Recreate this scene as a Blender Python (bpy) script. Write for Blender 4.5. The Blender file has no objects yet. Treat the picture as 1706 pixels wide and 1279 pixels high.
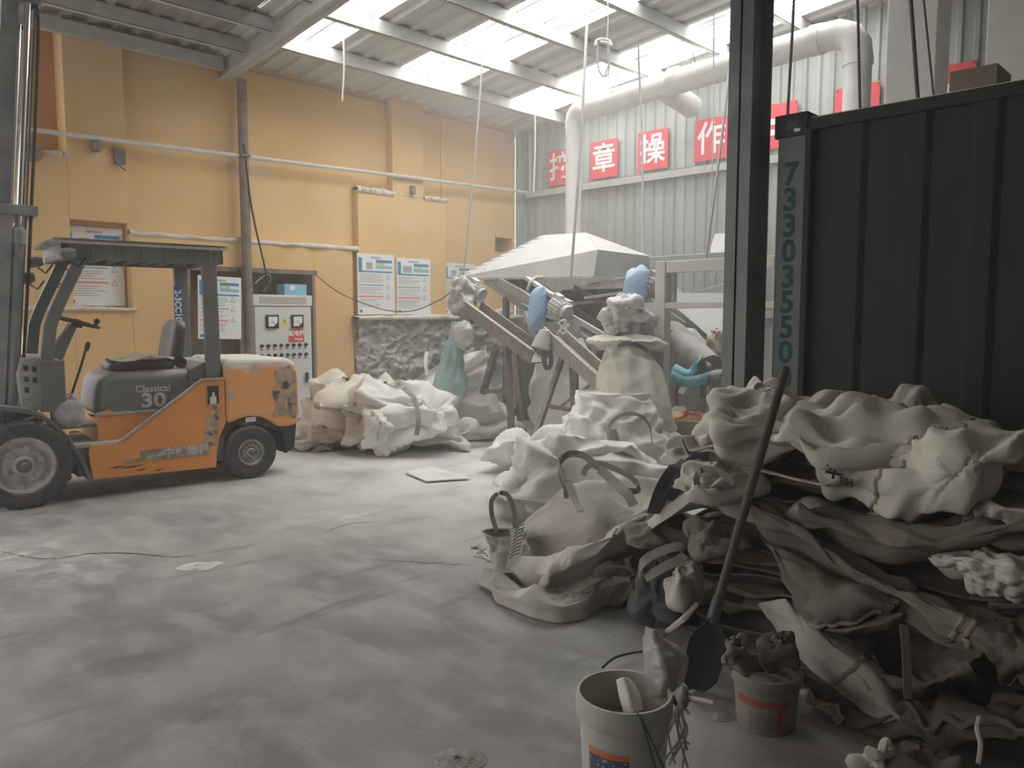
import bpy, bmesh, math, random
import numpy as np
from mathutils import Vector, Matrix, Euler

# ------------------------------------------------------------------ camera
SC = bpy.context.scene
COL = SC.collection
F_PX, HEAD, PITCH, EYE = 1300.0, math.radians(44.5), math.atan(116/1300.0), 1.6
FWD = np.array([math.cos(HEAD), math.sin(HEAD), 0.0]); RGT = np.array([math.sin(HEAD), -math.cos(HEAD), 0.0]); UPW = np.array([0, 0, 1.0])
CD = FWD*math.cos(PITCH) - UPW*math.sin(PITCH); CU = UPW*math.cos(PITCH) + FWD*math.sin(PITCH)
EYEP = np.array([0, 0, EYE])
cam_d = bpy.data.cameras.new('camera'); cam = bpy.data.objects.new('camera', cam_d); COL.objects.link(cam)
cam_d.sensor_width = 36.0; cam_d.lens = 36.0*F_PX/1706.0; cam_d.clip_start = 0.05
m = Matrix.Identity(4)
for i in range(3):
    m[i][0], m[i][1], m[i][2], m[i][3] = RGT[i], CU[i], -CD[i], EYEP[i]
cam.matrix_world = m
SC.camera = cam

# ------------------------------------------------------------------ light and exposure
SC.view_settings.view_transform = 'Standard'; SC.view_settings.look = 'None'
SC.view_settings.gamma = 1.0; SC.view_settings.use_curve_mapping = False
SC.view_settings.exposure = 0.50
W = bpy.data.worlds.new('overcast_sky'); SC.world = W; W.use_nodes = True
W.node_tree.nodes['Background'].inputs[0].default_value = (1.0, 0.99, 0.97, 1)
W.node_tree.nodes['Background'].inputs[1].default_value = 1.6
SKYLIGHT = 12.5
HAZE = 0.008; HAZE_FAR = 0.021
try:
    SC.cycles.adaptive_threshold = .02; SC.cycles.max_bounces = 6; SC.cycles.diffuse_bounces = 4; SC.cycles.glossy_bounces = 2
    SC.cycles.transmission_bounces = 4; SC.cycles.volume_bounces = 1; SC.cycles.transparent_max_bounces = 8
    SC.cycles.use_denoising = True; SC.cycles.sample_clamp_indirect = 6.0; SC.cycles.caustics_reflective = False
    SC.cycles.caustics_refractive = False
except Exception: pass

def ray(x, y): return CD + RGT*((x-853)/F_PX) + CU*((639.5-y)/F_PX)
def at(x, y, d): return EYEP + ray(x, y)*d                 # point seen at pixel x, y at depth d
def on(x, y, axis, val):                                   # point seen at pixel x, y on an axis plane
    r = ray(x, y); i = 'XYZ'.index(axis); return EYEP + r*((val-EYEP[i])/r[i])

# ------------------------------------------------------------------ materials
MATS = {}
def mat(name, c1, c2=None, scale=4.0, rough=.85, metal=0.0, bump=0.0, bscale=60.0, dust=0.0, dcol=(.74,.71,.67),
        c3=None, t3=.62, s3=9.0, streak=None, world=False, alpha=1.0, ridge=0.0, rstr=.6, transl=0.0, soft3=.04):
    if name in MATS: return MATS[name]
    m = bpy.data.materials.new(name); m.use_nodes = True; nt = m.node_tree; N = nt.nodes; L = nt.links
    b = N['Principled BSDF']; b.inputs['Roughness'].default_value = rough; b.inputs['Metallic'].default_value = metal
    tc = N.new('ShaderNodeTexCoord'); co = tc.outputs['Object']
    geo = N.new('ShaderNodeNewGeometry')
    if world: co = geo.outputs['Position']
    if streak:
        mp = N.new('ShaderNodeMapping'); mp.inputs['Scale'].default_value = streak; L.new(co, mp.inputs['Vector']); co2 = mp.outputs[0]
    else: co2 = co
    def noise(sc, det=5.0, c=co):
        n = N.new('ShaderNodeTexNoise'); n.inputs['Scale'].default_value = sc; n.inputs['Detail'].default_value = det
        L.new(c, n.inputs['Vector']); return n.outputs['Fac']
    def rng(v, a, z, lo=0., hi=1.):
        r = N.new('ShaderNodeMapRange'); r.inputs[1].default_value = a; r.inputs[2].default_value = z
        r.inputs[3].default_value = lo; r.inputs[4].default_value = hi; L.new(v, r.inputs[0]); return r.outputs[0]
    def mix(fac, a, bcol):
        x = N.new('ShaderNodeMix'); x.data_type = 'RGBA'
        if isinstance(fac, float): x.inputs[0].default_value = fac
        else: L.new(fac, x.inputs[0])
        for s, v in ((6, a), (7, bcol)):
            if isinstance(v, tuple): x.inputs[s].default_value = (*v, 1)
            else: L.new(v, x.inputs[s])
        return x.outputs[2]
    col = c1
    if c2: col = mix(rng(noise(scale, 6.0, co2), .32, .68), c1, c2)
    if c3: col = mix(rng(noise(s3, 7.0), t3-soft3, t3+soft3), col, c3)
    if dust:
        sp = N.new('ShaderNodeSeparateXYZ'); L.new(geo.outputs['Normal'], sp.inputs[0])
        up = rng(sp.outputs[2], .25, .9, 0.1, 1.0)
        mu = N.new('ShaderNodeMath'); mu.operation = 'MULTIPLY'; L.new(up, mu.inputs[0]); L.new(rng(noise(6.0), .3, .5, .6*dust, dust), mu.inputs[1])
        col = mix(mu.outputs[0], col, dcol)
    if isinstance(col, tuple): b.inputs['Base Color'].default_value = (*col, 1)
    else: L.new(col, b.inputs['Base Color'])
    if bump:
        bp = N.new('ShaderNodeBump'); bp.inputs['Strength'].default_value = bump; bp.inputs['Distance'].default_value = .02
        L.new(noise(bscale, 6.0), bp.inputs['Height']); L.new(bp.outputs[0], b.inputs['Normal'])
        if ridge:                                              # fine sharp wrinkles of crumpled cloth or film
            n = N.new('ShaderNodeTexNoise'); n.noise_type = 'RIDGED_MULTIFRACTAL'; n.inputs['Scale'].default_value = ridge; n.inputs['Detail'].default_value = 5; n.inputs['Distortion'].default_value = .6; L.new(co, n.inputs['Vector'])
            b2 = N.new('ShaderNodeBump'); b2.inputs['Strength'].default_value = rstr; b2.inputs['Distance'].default_value = .03; L.new(n.outputs[0], b2.inputs['Height']); L.new(b2.outputs[0], bp.inputs['Normal'])
    if alpha < 1: b.inputs['Alpha'].default_value = alpha
    if transl:
        tr = N.new('ShaderNodeBsdfTranslucent'); mx = N.new('ShaderNodeMixShader'); mx.inputs[0].default_value = transl
        if isinstance(col, tuple): tr.inputs[0].default_value = (*col, 1)
        else: L.new(col, tr.inputs[0])
        L.new(b.outputs[0], mx.inputs[1]); L.new(tr.outputs[0], mx.inputs[2]); L.new(mx.outputs[0], N['Material Output'].inputs[0])
    MATS[name] = m; return m

DUST = (.74, .71, .67)
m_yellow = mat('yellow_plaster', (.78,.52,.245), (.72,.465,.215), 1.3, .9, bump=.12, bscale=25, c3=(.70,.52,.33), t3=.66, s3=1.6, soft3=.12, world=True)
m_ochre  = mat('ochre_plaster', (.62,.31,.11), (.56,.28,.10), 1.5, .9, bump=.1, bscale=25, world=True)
m_plaster= mat('dusty_ledge_plaster', (.62,.55,.47), (.78,.74,.68), 6, .95, bump=.3, dust=.8)
m_stone  = mat('rough_grey_stone', (.30,.28,.27), (.52,.50,.48), 5, .95, bump=.8, bscale=18, dust=.5, world=True)
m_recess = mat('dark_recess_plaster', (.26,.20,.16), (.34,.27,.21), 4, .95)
m_sheet  = mat('grey_green_corrugated_sheet', (.33,.355,.34), (.45,.465,.445), 1.0, .65, streak=(6,6,.25), world=True, c3=(.25,.265,.25), t3=.70, s3=2.0, soft3=.1)
m_roof   = mat('grey_roof_sheet', (.56,.555,.53), (.66,.65,.62), 1.6, .8, streak=(3,.5,1), world=True)
m_rooflt = mat('weathered_roof_sheet', (.27,.235,.20), (.40,.36,.31), 1.6, .8, streak=(3,.5,1), world=True)
m_steel  = mat('grey_painted_steel', (.42,.42,.41), (.52,.51,.49), 5, .7, dust=.5)
m_darkst = mat('dark_green_grey_steel', (.20,.215,.21), (.27,.28,.275), 2.5, .6, c3=(.06,.085,.095), t3=.6, s3=1.2, soft3=.1)
m_rust   = mat('rusty_brown_steel', (.17,.12,.10), (.26,.20,.17), 9, .85, dust=.4)
m_pipewh = mat('dusty_white_plastic', (.72,.70,.67), (.62,.60,.57), 5, .6, dust=.3)
m_cont   = mat('black_container_paint', (.012,.0135,.0125), (.020,.022,.020), 3, .7, streak=(2,2,.4))
m_contpost=mat('grey_container_post', (.11,.125,.12), (.15,.165,.155), 5, .55)
m_digit  = mat('dark_teal_lettering', (.03,.085,.10))
m_red    = mat('sign_red', (.78,.06,.085), (.72,.07,.09), 4, .6)
m_white  = mat('white_board', (.82,.82,.81), rough=.6)
m_signwh = mat('sign_white_lettering', (.86,.86,.84), rough=.6)
m_cab    = mat('off_white_cabinet_paint', (.70,.73,.70), (.64,.66,.63), 4, .5, dust=.5)
m_cabgap = mat('dim_vent_grey', (.45,.43,.38), rough=.7)
m_black  = mat('black_plastic', (.025,.026,.027), rough=.5)
m_rubber = mat('dusty_black_rubber', (.030,.030,.030), (.065,.062,.058), 10, .85, dust=.35, dcol=(.45,.43,.40))
m_blue   = mat('poster_blue', (.05,.27,.50)); m_cyan = mat('poster_light_blue', (.25,.52,.70)); m_yel = mat('warning_yellow', (.80,.60,.06))
m_lime   = mat('poster_yellow_green', (.62,.66,.16)); m_ink = mat('grey_print', (.42,.42,.44)); m_orangepr = mat('poster_orange', (.80,.33,.18)); m_greenpr = mat('poster_green', (.30,.50,.40))
m_orange = mat('worn_orange_paint', (.92,.33,.04), (.86,.29,.04), 3, .5, c3=(.36,.28,.22), t3=.70, s3=4.0, soft3=.05, dust=.6)
m_cw     = mat('scuffed_orange_counterweight', (.92,.34,.05), (.88,.40,.13), 3, .55, c3=(.55,.42,.32), t3=.60, s3=5.0, soft3=.06, dust=1.0, dcol=(.90,.84,.78))
def dusty_top(m):                                                    # powder caked over the upper edge of the counterweight
    nt = m.node_tree; N = nt.nodes; L = nt.links; b = N['Principled BSDF']; old = b.inputs['Base Color'].links[0].from_socket
    tc = N.new('ShaderNodeTexCoord'); sp = N.new('ShaderNodeSeparateXYZ'); L.new(tc.outputs['Object'], sp.inputs[0])
    nz = N.new('ShaderNodeTexNoise'); nz.inputs['Scale'].default_value = 7; nz.inputs['Detail'].default_value = 6; L.new(tc.outputs['Object'], nz.inputs[0])
    a = N.new('ShaderNodeMath'); a.operation = 'MULTIPLY_ADD'; a.inputs[1].default_value = .22; L.new(nz.outputs[0], a.inputs[0]); L.new(sp.outputs[2], a.inputs[2])
    r = N.new('ShaderNodeMapRange'); r.inputs[1].default_value = 1.17; r.inputs[2].default_value = 1.25; L.new(a.outputs[0], r.inputs[0])
    x = N.new('ShaderNodeMix'); x.data_type = 'RGBA'; x.inputs[7].default_value = (.84,.78,.72,1); L.new(r.outputs[0], x.inputs[0]); L.new(old, x.inputs[6]); L.new(x.outputs[2], b.inputs['Base Color'])
dusty_top(m_cw)
m_scuff  = mat('bare_scuffed_paint', (.62,.42,.26), (.30,.24,.20), 14, .9, c3=(.08,.07,.07), t3=.6, s3=11, soft3=.05)
m_fgrey  = mat('forklift_grey_paint', (.10,.098,.096), (.15,.147,.143), 5, .45, dust=.75, dcol=(.62,.60,.57))
m_fguard = mat('guard_grey_steel', (.11,.11,.107), (.16,.157,.15), 5, .6, dust=.6)
m_cowl   = mat('dusty_grey_cowl', (.26,.26,.25), (.50,.48,.45), 7, .9, dust=.8)
m_chrome = mat('chrome_rod', (.75,.74,.72), rough=.15, metal=1.0)
m_mast   = mat('greasy_grey_mast', (.20,.21,.21), (.34,.35,.35), 5, .55, dust=.4)
m_rim    = mat('dusty_wheel_rim', (.42,.40,.38), (.68,.65,.61), 10, .85, dust=.4)
m_plate  = mat('plate_blue', (.04,.12,.42))
m_seat   = mat('black_vinyl_seat', (.035,.034,.033), (.07,.066,.062), 8, .45, dust=.4)
m_card   = mat('worn_cardboard', (.42,.33,.23), (.52,.43,.32), 9, .95, dust=.5)
m_brownst= mat('brown_sticker', (.26,.19,.14), (.48,.34,.20), 10, .8)
m_rope   = mat('grey_rope', (.40,.385,.37), rough=.95); m_cord = mat('black_cord', (.05,.05,.05), rough=.7); m_ropewh = mat('pale_rope', (.66,.63,.59), rough=.95)
m_wood   = mat('weathered_wood', (.25,.21,.175), (.36,.315,.27), 6, .95, streak=(8,8,1), dust=.5)
m_shovelw= mat('brown_shovel_handle', (.085,.055,.042), (.12,.08,.062), 8, .6, streak=(6,6,1))
m_shovelb= mat('dark_shovel_steel', (.035,.05,.055), (.06,.075,.08), 8, .5)
m_mach   = mat('dusty_machine_steel', (.33,.31,.30), (.47,.45,.43), 7, .85, dust=.8)
m_machdk = mat('dark_machine_iron', (.10,.095,.09), (.18,.17,.16), 8, .85, dust=.6)
m_machwh = mat('dusty_white_panel', (.47,.455,.45), (.40,.39,.385), 5, .85, dust=.5, bump=.15, bscale=30)
m_machgr = mat('dull_green_grey_panel', (.30,.325,.31), (.36,.38,.365), 4, .8, dust=.5)
m_framew = mat('off_white_frame_paint', (.60,.57,.53), (.68,.65,.61), 6, .7, dust=.3)
m_bucket = mat('off_white_bucket_plastic', (.56,.53,.48), (.47,.44,.39), 5, .6, dust=.3)
m_bucketdk = mat('soiled_bucket_plastic', (.26,.225,.19), (.19,.16,.135), 5, .7, dust=.2)
m_bucketin=mat('powder_in_bucket', (.36,.33,.30), (.52,.49,.45), 20, .95, bump=.9, bscale=40)
m_heap   = mat('pale_powder', (.78,.76,.73), (.68,.66,.63), 20, .98, bump=.6, bscale=60)
m_gravel = mat('grey_grit', (.42,.40,.37), (.60,.57,.53), 45, .98, bump=1.0, bscale=120)
def fabric(name, c1, c2, c3, t3=.62, transl=0., bump=.22, scale=2.2):
    return mat(name, c1, c2, scale, .92, bump=bump, bscale=90, ridge=3.2, rstr=.55, c3=c3, t3=t3, s3=3.2, soft3=.12, transl=transl)
m_bagwh  = fabric('white_woven_bag', (.84,.81,.77), (.77,.74,.70), (.60,.565,.525), .66)
m_bagcr  = fabric('cream_woven_bag', (.74,.69,.60), (.66,.61,.53), (.54,.49,.42), .66)
m_bagmid = fabric('grey_beige_woven_bag', (.58,.535,.48), (.48,.44,.39), (.33,.30,.26), .62)
m_bagdk  = fabric('dirty_beige_woven_bag', (.235,.198,.164), (.175,.147,.12), (.12,.10,.08), .60)
m_bagdk2 = fabric('brown_stained_woven_bag', (.155,.128,.106), (.115,.094,.076), (.07,.057,.047), .58)
m_baglt  = fabric('pale_folded_woven_bag', (.66,.61,.53), (.57,.525,.455), (.41,.37,.315), .63)
m_strap  = mat('grey_webbing_strap', (.27,.25,.225), (.36,.335,.30), 14, .95)
m_strapdk= mat('dark_webbing_strap', (.075,.075,.08), (.12,.118,.12), 12, .9)
m_seam   = mat('brown_stitching', (.33,.27,.21), rough=.95)
m_teal   = mat('teal_plastic_film', (.40,.58,.55), (.52,.66,.63), 4, .35, transl=.35, bump=.3, bscale=20, ridge=7, rstr=.8)
m_film   = mat('dusty_clear_film', (.40,.385,.365), (.66,.64,.61), 7, .35, bump=.3, bscale=18, ridge=6, rstr=1.0, transl=.15, c3=(.16,.15,.14), t3=.63, s3=6, soft3=.05)
m_filmwh = mat('dusty_white_film', (.66,.645,.62), (.76,.745,.72), 7, .5, bump=.3, bscale=18, ridge=6, rstr=1.0, transl=.1, c3=(.34,.325,.31), t3=.66, s3=6, soft3=.05)
m_bluecl = mat('blue_plastic_cover', (.25,.39,.60), (.34,.47,.65), 5, .55, dust=.35)
m_tealstr= mat('turquoise_cloth_strip', (.12,.42,.52), (.22,.52,.60), 9, .9, dust=.3)
m_org2   = mat('orange_sheeting', (.88,.32,.12), (.90,.44,.24), 6, .8, dust=.2)
m_green  = mat('green_packet', (.04,.22,.12), rough=.6); m_redp = mat('red_packet_end', (.72,.04,.07), rough=.6); m_string = mat('green_string', (.045,.12,.05), rough=.9)
m_label  = mat('navy_label_print', (.06,.08,.13), (.14,.15,.18), 30, .6); m_labelor = mat('orange_label_band', (.72,.20,.07), rough=.6); m_labelred = mat('faded_red_print', (.36,.09,.05), rough=.7)
m_ink2   = mat('black_bag_print', (.07,.07,.065), rough=.9)

# ------------------------------------------------------------------ mesh builder
def norm(v): v = np.array(v, float); n = np.linalg.norm(v); return v/n if n > 1e-9 else v
def crv(P, n, closed=False):
    P = np.array(P, float); k = len(P)
    if k == 2 and not closed: return P[0] + (P[1]-P[0])*np.linspace(0, 1, n).reshape(-1, *([1]*(P.ndim-1)))
    t = np.linspace(0, k if closed else k-1, n, endpoint=not closed); i = np.floor(t).astype(int)
    if not closed: i = np.minimum(i, k-2)
    f = (t-i).reshape(-1, *([1]*(P.ndim-1)))
    if closed: a, b, c, d = P[(i-1) % k], P[i % k], P[(i+1) % k], P[(i+2) % k]
    else:
        E = np.concatenate([[2*P[0]-P[1]], P, [2*P[-1]-P[-2]]]); a, b, c, d = E[i], E[i+1], E[i+2], E[i+3]
    return .5*((2*b)+(c-a)*f+(2*a-5*b+4*c-d)*f*f+(3*b-a-3*c+d)*f**3)

class MB:
    def __init__(s): s.v = []; s.f = []
    def add(s, vs, fs):
        o = len(s.v); s.v.extend([tuple(map(float, p)) for p in vs]); s.f.extend([tuple(i+o for i in f) for f in fs]); return s
    def frame_box(s, c, u, v, w, a, b, d):
        c, u, v, w = map(lambda q: np.array(q, float), (c, u, v, w))
        vs = [c+u*a/2*i+v*b/2*j+w*d/2*k for k in (-1, 1) for j in (-1, 1) for i in (-1, 1)]
        return s.add(vs, [(0,2,3,1),(4,5,7,6),(0,1,5,4),(2,6,7,3),(0,4,6,2),(1,3,7,5)])
    def box(s, x0, x1, y0, y1, z0, z1):
        return s.frame_box(((x0+x1)/2,(y0+y1)/2,(z0+z1)/2), (1,0,0),(0,1,0),(0,0,1), abs(x1-x0), abs(y1-y0), abs(z1-z0))
    def beam(s, p, q, w, h, up=(0,0,1)):
        p, q = np.array(p, float), np.array(q, float); d = norm(q-p); sd = np.cross(d, up)
        if np.linalg.norm(sd) < 1e-4: sd = np.cross(d, (0,1,0))
        sd = norm(sd); u2 = np.cross(sd, d)
        return s.frame_box((p+q)/2, d, sd, u2, np.linalg.norm(q-p), w, h)
    def channel(s, p, q, w, h, t=.012, up=(0,0,1), flip=1):         # C section: web plus two flanges
        p, q = np.array(p, float), np.array(q, float); d = norm(q-p); sd = norm(np.cross(d, up)); u2 = np.cross(sd, d)
        L_ = np.linalg.norm(q-p); c = (p+q)/2
        s.frame_box(c+sd*flip*(w/2-t/2), d, sd, u2, L_, t, h)
        for k in (-1, 1): s.frame_box(c+u2*k*(h/2-t/2), d, sd, u2, L_, w, t)
        return s
    def hbeam(s, p, q, w, h, t=.012, up=(0,0,1)):
        p, q = np.array(p, float), np.array(q, float); d = norm(q-p); sd = norm(np.cross(d, up)); u2 = np.cross(sd, d)
        L_ = np.linalg.norm(q-p); c = (p+q)/2
        s.frame_box(c, d, sd, u2, L_, t, h)
        for k in (-1, 1): s.frame_box(c+u2*k*(h/2-t/2), d, sd, u2, L_, w, t)
        return s
    def tube(s, pts, r, n=8, cap=True, smooth=0):
        P = np.array(pts, float)
        if smooth: P = crv(P, smooth)
        k = len(P); r = np.full(k, r) if np.isscalar(r) else np.array(r)
        T = np.gradient(P, axis=0); vs = []; a = None
        for i in range(k):
            t = norm(T[i])
            if a is None: a = np.cross(t, (0,0,1)); a = np.cross(t, (1,0,0)) if np.linalg.norm(a) < .1 else a
            a = norm(a - t*np.dot(a, t)); b = np.cross(t, a)
            for j in range(n):
                g = 2*math.pi*j/n; vs.append(P[i]+(a*math.cos(g)+b*math.sin(g))*r[i])
        fs = [(i*n+j, i*n+(j+1) % n, (i+1)*n+(j+1) % n, (i+1)*n+j) for i in range(k-1) for j in range(n)]
        if cap: fs += [tuple(range(n))[::-1], tuple(range((k-1)*n, k*n))]
        return s.add(vs, fs)
    def cyl(s, p, q, r, n=16, r2=None): return s.tube([p, q], [r, r if r2 is None else r2], n)
    def lathe(s, prof, c=(0,0,0), axis=(0,0,1), n=24):               # prof: (radius, height along axis)
        ax = norm(axis); a = np.cross(ax, (1,0,0)); a = norm(np.cross(ax, (0,1,0)) if np.linalg.norm(a) < .1 else a); b = np.cross(ax, a)
        c = np.array(c, float); k = len(prof); vs = []
        for r, h in prof:
            for j in range(n):
                g = 2*math.pi*j/n; vs.append(c+ax*h+(a*math.cos(g)+b*math.sin(g))*max(r, 1e-4))
        return s.add(vs, [(i*n+j, i*n+(j+1) % n, (i+1)*n+(j+1) % n, (i+1)*n+j) for i in range(k-1) for j in range(n)])
    def prism(s, poly, o, u, v, w, d):                                # polygon in u, v extruded by d along w
        o, u, v, w = map(lambda q: np.array(q, float), (o, u, v, w)); n = len(poly)
        vs = [o+u*a+v*b for a, b in poly]+[o+u*a+v*b+w*d for a, b in poly]
        return s.add(vs, [tuple(range(n))[::-1], tuple(range(n, 2*n))]+[(i, (i+1) % n, n+(i+1) % n, n+i) for i in range(n)])
    def ribbon(s, pts, w, side, t=.004, smooth=0):                    # flat strap along pts, width along side
        P = np.array(pts, float)
        if smooth: P = crv(P, smooth)
        sd = np.array(side, float)
        SD = crv(sd, len(P)) if sd.ndim == 2 else np.tile(sd, (len(P), 1))
        T = np.gradient(P, axis=0); vs = []
        for p, tt, d in zip(P, T, SD):
            tt = norm(tt); d = norm(d-tt*np.dot(d, tt)); nn = np.cross(tt, d)
            vs += [p+d*w/2+nn*t/2, p-d*w/2+nn*t/2, p-d*w/2-nn*t/2, p+d*w/2-nn*t/2]
        k = len(P); fs = [(i*4+j, i*4+(j+1) % 4, i*4+4+(j+1) % 4, i*4+4+j) for i in range(k-1) for j in range(4)]
        return s.add(vs, fs+[(3,2,1,0), tuple(range(4*k-4, 4*k))])
    def grid(s, V, pu=False, capa=False, capb=False):
        nu, nv = V.shape[:2]; fs = []
        for i in range(nu if pu else nu-1):
            for j in range(nv-1): fs.append((i*nv+j, ((i+1) % nu)*nv+j, ((i+1) % nu)*nv+j+1, i*nv+j+1))
        if capa: fs.append(tuple(i*nv for i in range(nu)))
        if capb: fs.append(tuple(i*nv+nv-1 for i in range(nu))[::-1])
        return s.add(V.reshape(-1, 3), fs)
    def corr(s, a0, a1, b0, b1, plane, pitch=.25, depth=.025, nb=1):  # trapezoid sheet: ribs run along b; plane(a, b, h) -> point
        prof = []; a = a0
        while a < a1-1e-6:
            for f, h in ((0,0),(.55,0),(.65,1),(.90,1)):
                x = a+f*pitch
                if x <= a1: prof.append((x, h*depth))
            a += pitch
        prof.append((a1, 0))
        V = np.array([[plane(x, b0+(b1-b0)*j/nb, h) for j in range(nb+1)] for x, h in prof]); return s.grid(V)
    def text(s, body, size, o, u, v, bold=0.0, align='CENTER', h=.0):
        c = bpy.data.curves.new('lettering', 'FONT'); c.body = body; c.size = size; c.align_x = align; c.align_y = 'CENTER'; c.offset = bold; c.resolution_u = 3
        ob = bpy.data.objects.new('lettering', c); COL.objects.link(ob)
        me = bpy.data.meshes.new_from_object(ob.evaluated_get(bpy.context.evaluated_depsgraph_get()))
        o, u, v = map(lambda q: np.array(q, float), (o, u, v))
        s.add([o+u*p.co.x+v*p.co.y for p in me.vertices], [tuple(p.vertices) for p in me.polygons])
        bpy.data.objects.remove(ob); bpy.data.curves.remove(c); bpy.data.meshes.remove(me); return s
    def build(s, name, material, parent=None, off=(0,0,0), smooth=False, bevel=0.0, sub=0, solid=0.0, kind=None, label=None):
        me = bpy.data.meshes.new(name); off = np.array(off, float)
        me.from_pydata([tuple(np.array(p)-off) for p in s.v], [], s.f); me.update(); me.materials.append(material)
        o = bpy.data.objects.new(name, me); COL.objects.link(o)
        if smooth:
            me.polygons.foreach_set('use_smooth', [True]*len(me.polygons))
            if smooth == 'auto': me.set_sharp_from_angle(angle=math.radians(40))
        if solid: md = o.modifiers.new('thickness', 'SOLIDIFY'); md.thickness = solid; md.offset = 0
        if sub: md = o.modifiers.new('smooth', 'SUBSURF'); md.levels = sub; md.render_levels = sub
        if bevel: md = o.modifiers.new('bevel', 'BEVEL'); md.width = bevel; md.segments = 2; md.limit_method = 'ANGLE'; md.angle_limit = math.radians(40)
        if parent is not None: o.parent = parent
        if kind: o['kind'] = kind
        if label: o['label'] = label
        return o

def tag(o, label, cat, group=None):
    o['label'] = label; o['category'] = cat
    if group: o['group'] = group
    return o
class Thing:                                                      # an Empty at the base; parts given in world (or local) coordinates
    def __init__(s, name, label, cat, base=(0,0,0), rz=0.0, group=None, local=False, kind=None):
        s.e = bpy.data.objects.new(name, None); COL.objects.link(s.e); s.e.location = tuple(base); s.e.rotation_euler = (0,0,rz); s.e.empty_display_size = .1
        s.off = (0,0,0) if local else tuple(base)
        if kind: s.e['kind'] = kind
        if label: s.e['label'] = label
        if cat: s.e['category'] = cat
        if group: s.e['group'] = group
    def add(s, name, mb, material, under=None, **k): return mb.build(name, material, under if under is not None else s.e, s.off, **k)
def single(name, label, cat, mb, material, group=None, base=None, **k):
    P = np.array(mb.v); base = base if base is not None else (P[:,0].mean(), P[:,1].mean(), P[:,2].min())
    o = mb.build(name, material, None, base, **k); o.location = tuple(base); return tag(o, label, cat, group)
def struct(name, mb, material, parent=None, **k):
    o = mb.build(name, material, parent, **k)
    if parent is None: o['kind'] = 'structure'
    return o
def sempty(name):
    e = bpy.data.objects.new(name, None); COL.objects.link(e); e['kind'] = 'structure'; return e

# ------------------------------------------------------------------ cloth
def snoise(nu, nv, fu, fv, rng, pu):
    g = rng.standard_normal((fu, fv)); g = crv(g, nu, pu)
    return crv(g.T.copy(), nv, False).T
def normals(V, pu):
    du = (np.roll(V, -1, 0)-np.roll(V, 1, 0)) if pu else np.gradient(V, axis=0)
    n = np.cross(du, np.gradient(V, axis=1)); return n/np.maximum(np.linalg.norm(n, axis=2, keepdims=True), 1e-9)
def creases(V, N, pu, rng, n, lam, amp, scale):
    """sharp-ridged folds in random directions, each fading in and out over the cloth"""
    nu, nv = V.shape[:2]; D = np.zeros((nu, nv))
    for i in range(n):
        w = norm(rng.standard_normal(3)); l = lam[0]*(lam[1]/lam[0])**rng.random()
        ph = (V@w)/l+.35*snoise(nu, nv, 5, 5, rng, pu)+rng.random()
        t = np.abs(2*(ph-np.floor(ph))-1)
        mk = np.clip(.75*snoise(nu, nv, 5, 5, rng, pu)+.15, 0, 1)
        D += l*amp*(.42-t**.8)*mk
    return D
def crumple(V, pu=False, stretch=1.12, it=60, attach=.03, seed=0, amp=.03, freq=(7,7), floor=None, bend=.25, hold=None, n=9, lam=(.16,.60), fold=.30):
    """position-based cloth: folded along sharp creases, then relaxed as an inextensible sheet"""
    nu, nv = V.shape[:2]; rng = np.random.default_rng(seed); idx = np.arange(nu*nv).reshape(nu, nv)
    N = normals(V, pu); ref = (V-V.reshape(-1, 3).mean(0)) if pu else (EYEP-V)      # ridges on the outer side
    if float((N*ref).sum()) < 0: N = -N
    size = float(np.linalg.norm(V.reshape(-1, 3).max(0)-V.reshape(-1, 3).min(0))); q = min(1.0, size/1.3)
    nz = snoise(nu, nv, freq[0], freq[1], rng, pu)*amp*.6+creases(V, N, pu, rng, n, (lam[0]*q, lam[1]*q), fold*amp/.04, 1.0)
    edge = np.ones(nv)
    if pu: k = max(2, nv//10); edge[:k] = np.linspace(.1, 1, k); edge[-k:] = np.linspace(1, .1, k)
    X = (V+N*(nz*edge)[..., None]).reshape(-1, 3).copy(); V0 = X.copy()
    fld = 1+(stretch-1)*.35*np.clip(1+.5*snoise(nu, nv, 4, 4, rng, pu), 0, 2).reshape(-1)
    cons = []
    for du, dv, b in ((1,0,0),(0,1,0),(1,1,0),(1,-1,0)):
        a = idx if pu else idx[:nu-du]
        c = np.roll(idx, -du, 0) if pu else idx[du:]
        if dv > 0: a, c = a[:, :nv-dv], c[:, dv:]
        elif dv < 0: a, c = a[:, -dv:], c[:, :nv+dv]
        a, c = a.reshape(-1), c.reshape(-1)
        Vr = V.reshape(-1, 3); r = np.linalg.norm(Vr[a]-Vr[c], axis=1)*(fld[a]+fld[c])/2; r = np.maximum(r, .90*np.linalg.norm(V0[a]-V0[c], axis=1))
        cons.append((a, c, r))
    for k in range(max(12, it//3)):
        for a, c, r in cons:
            d = X[c]-X[a]; l = np.maximum(np.linalg.norm(d, axis=1), 1e-7); e = (l-r)/l
            cor = d*(e*.40)[:, None]; X[a] += cor; X[c] -= cor
        X += (V0-X)*max(attach, .06)
        if floor is not None: X[:, 2] = np.maximum(X[:, 2], floor)
    return X.reshape(nu, nv, 3)
def ringpts(c, a, b, ex=2.0, n=24, ph=0.0):                          # superellipse ring around c with half axes a, b
    g = np.linspace(0, 2*math.pi, n, endpoint=False)+ph; cs, sn = np.cos(g), np.sin(g); e = 2.0/ex
    return np.array(c)+np.outer(np.sign(cs)*np.abs(cs)**e, a)+np.outer(np.sign(sn)*np.abs(sn)**e, b)
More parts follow.
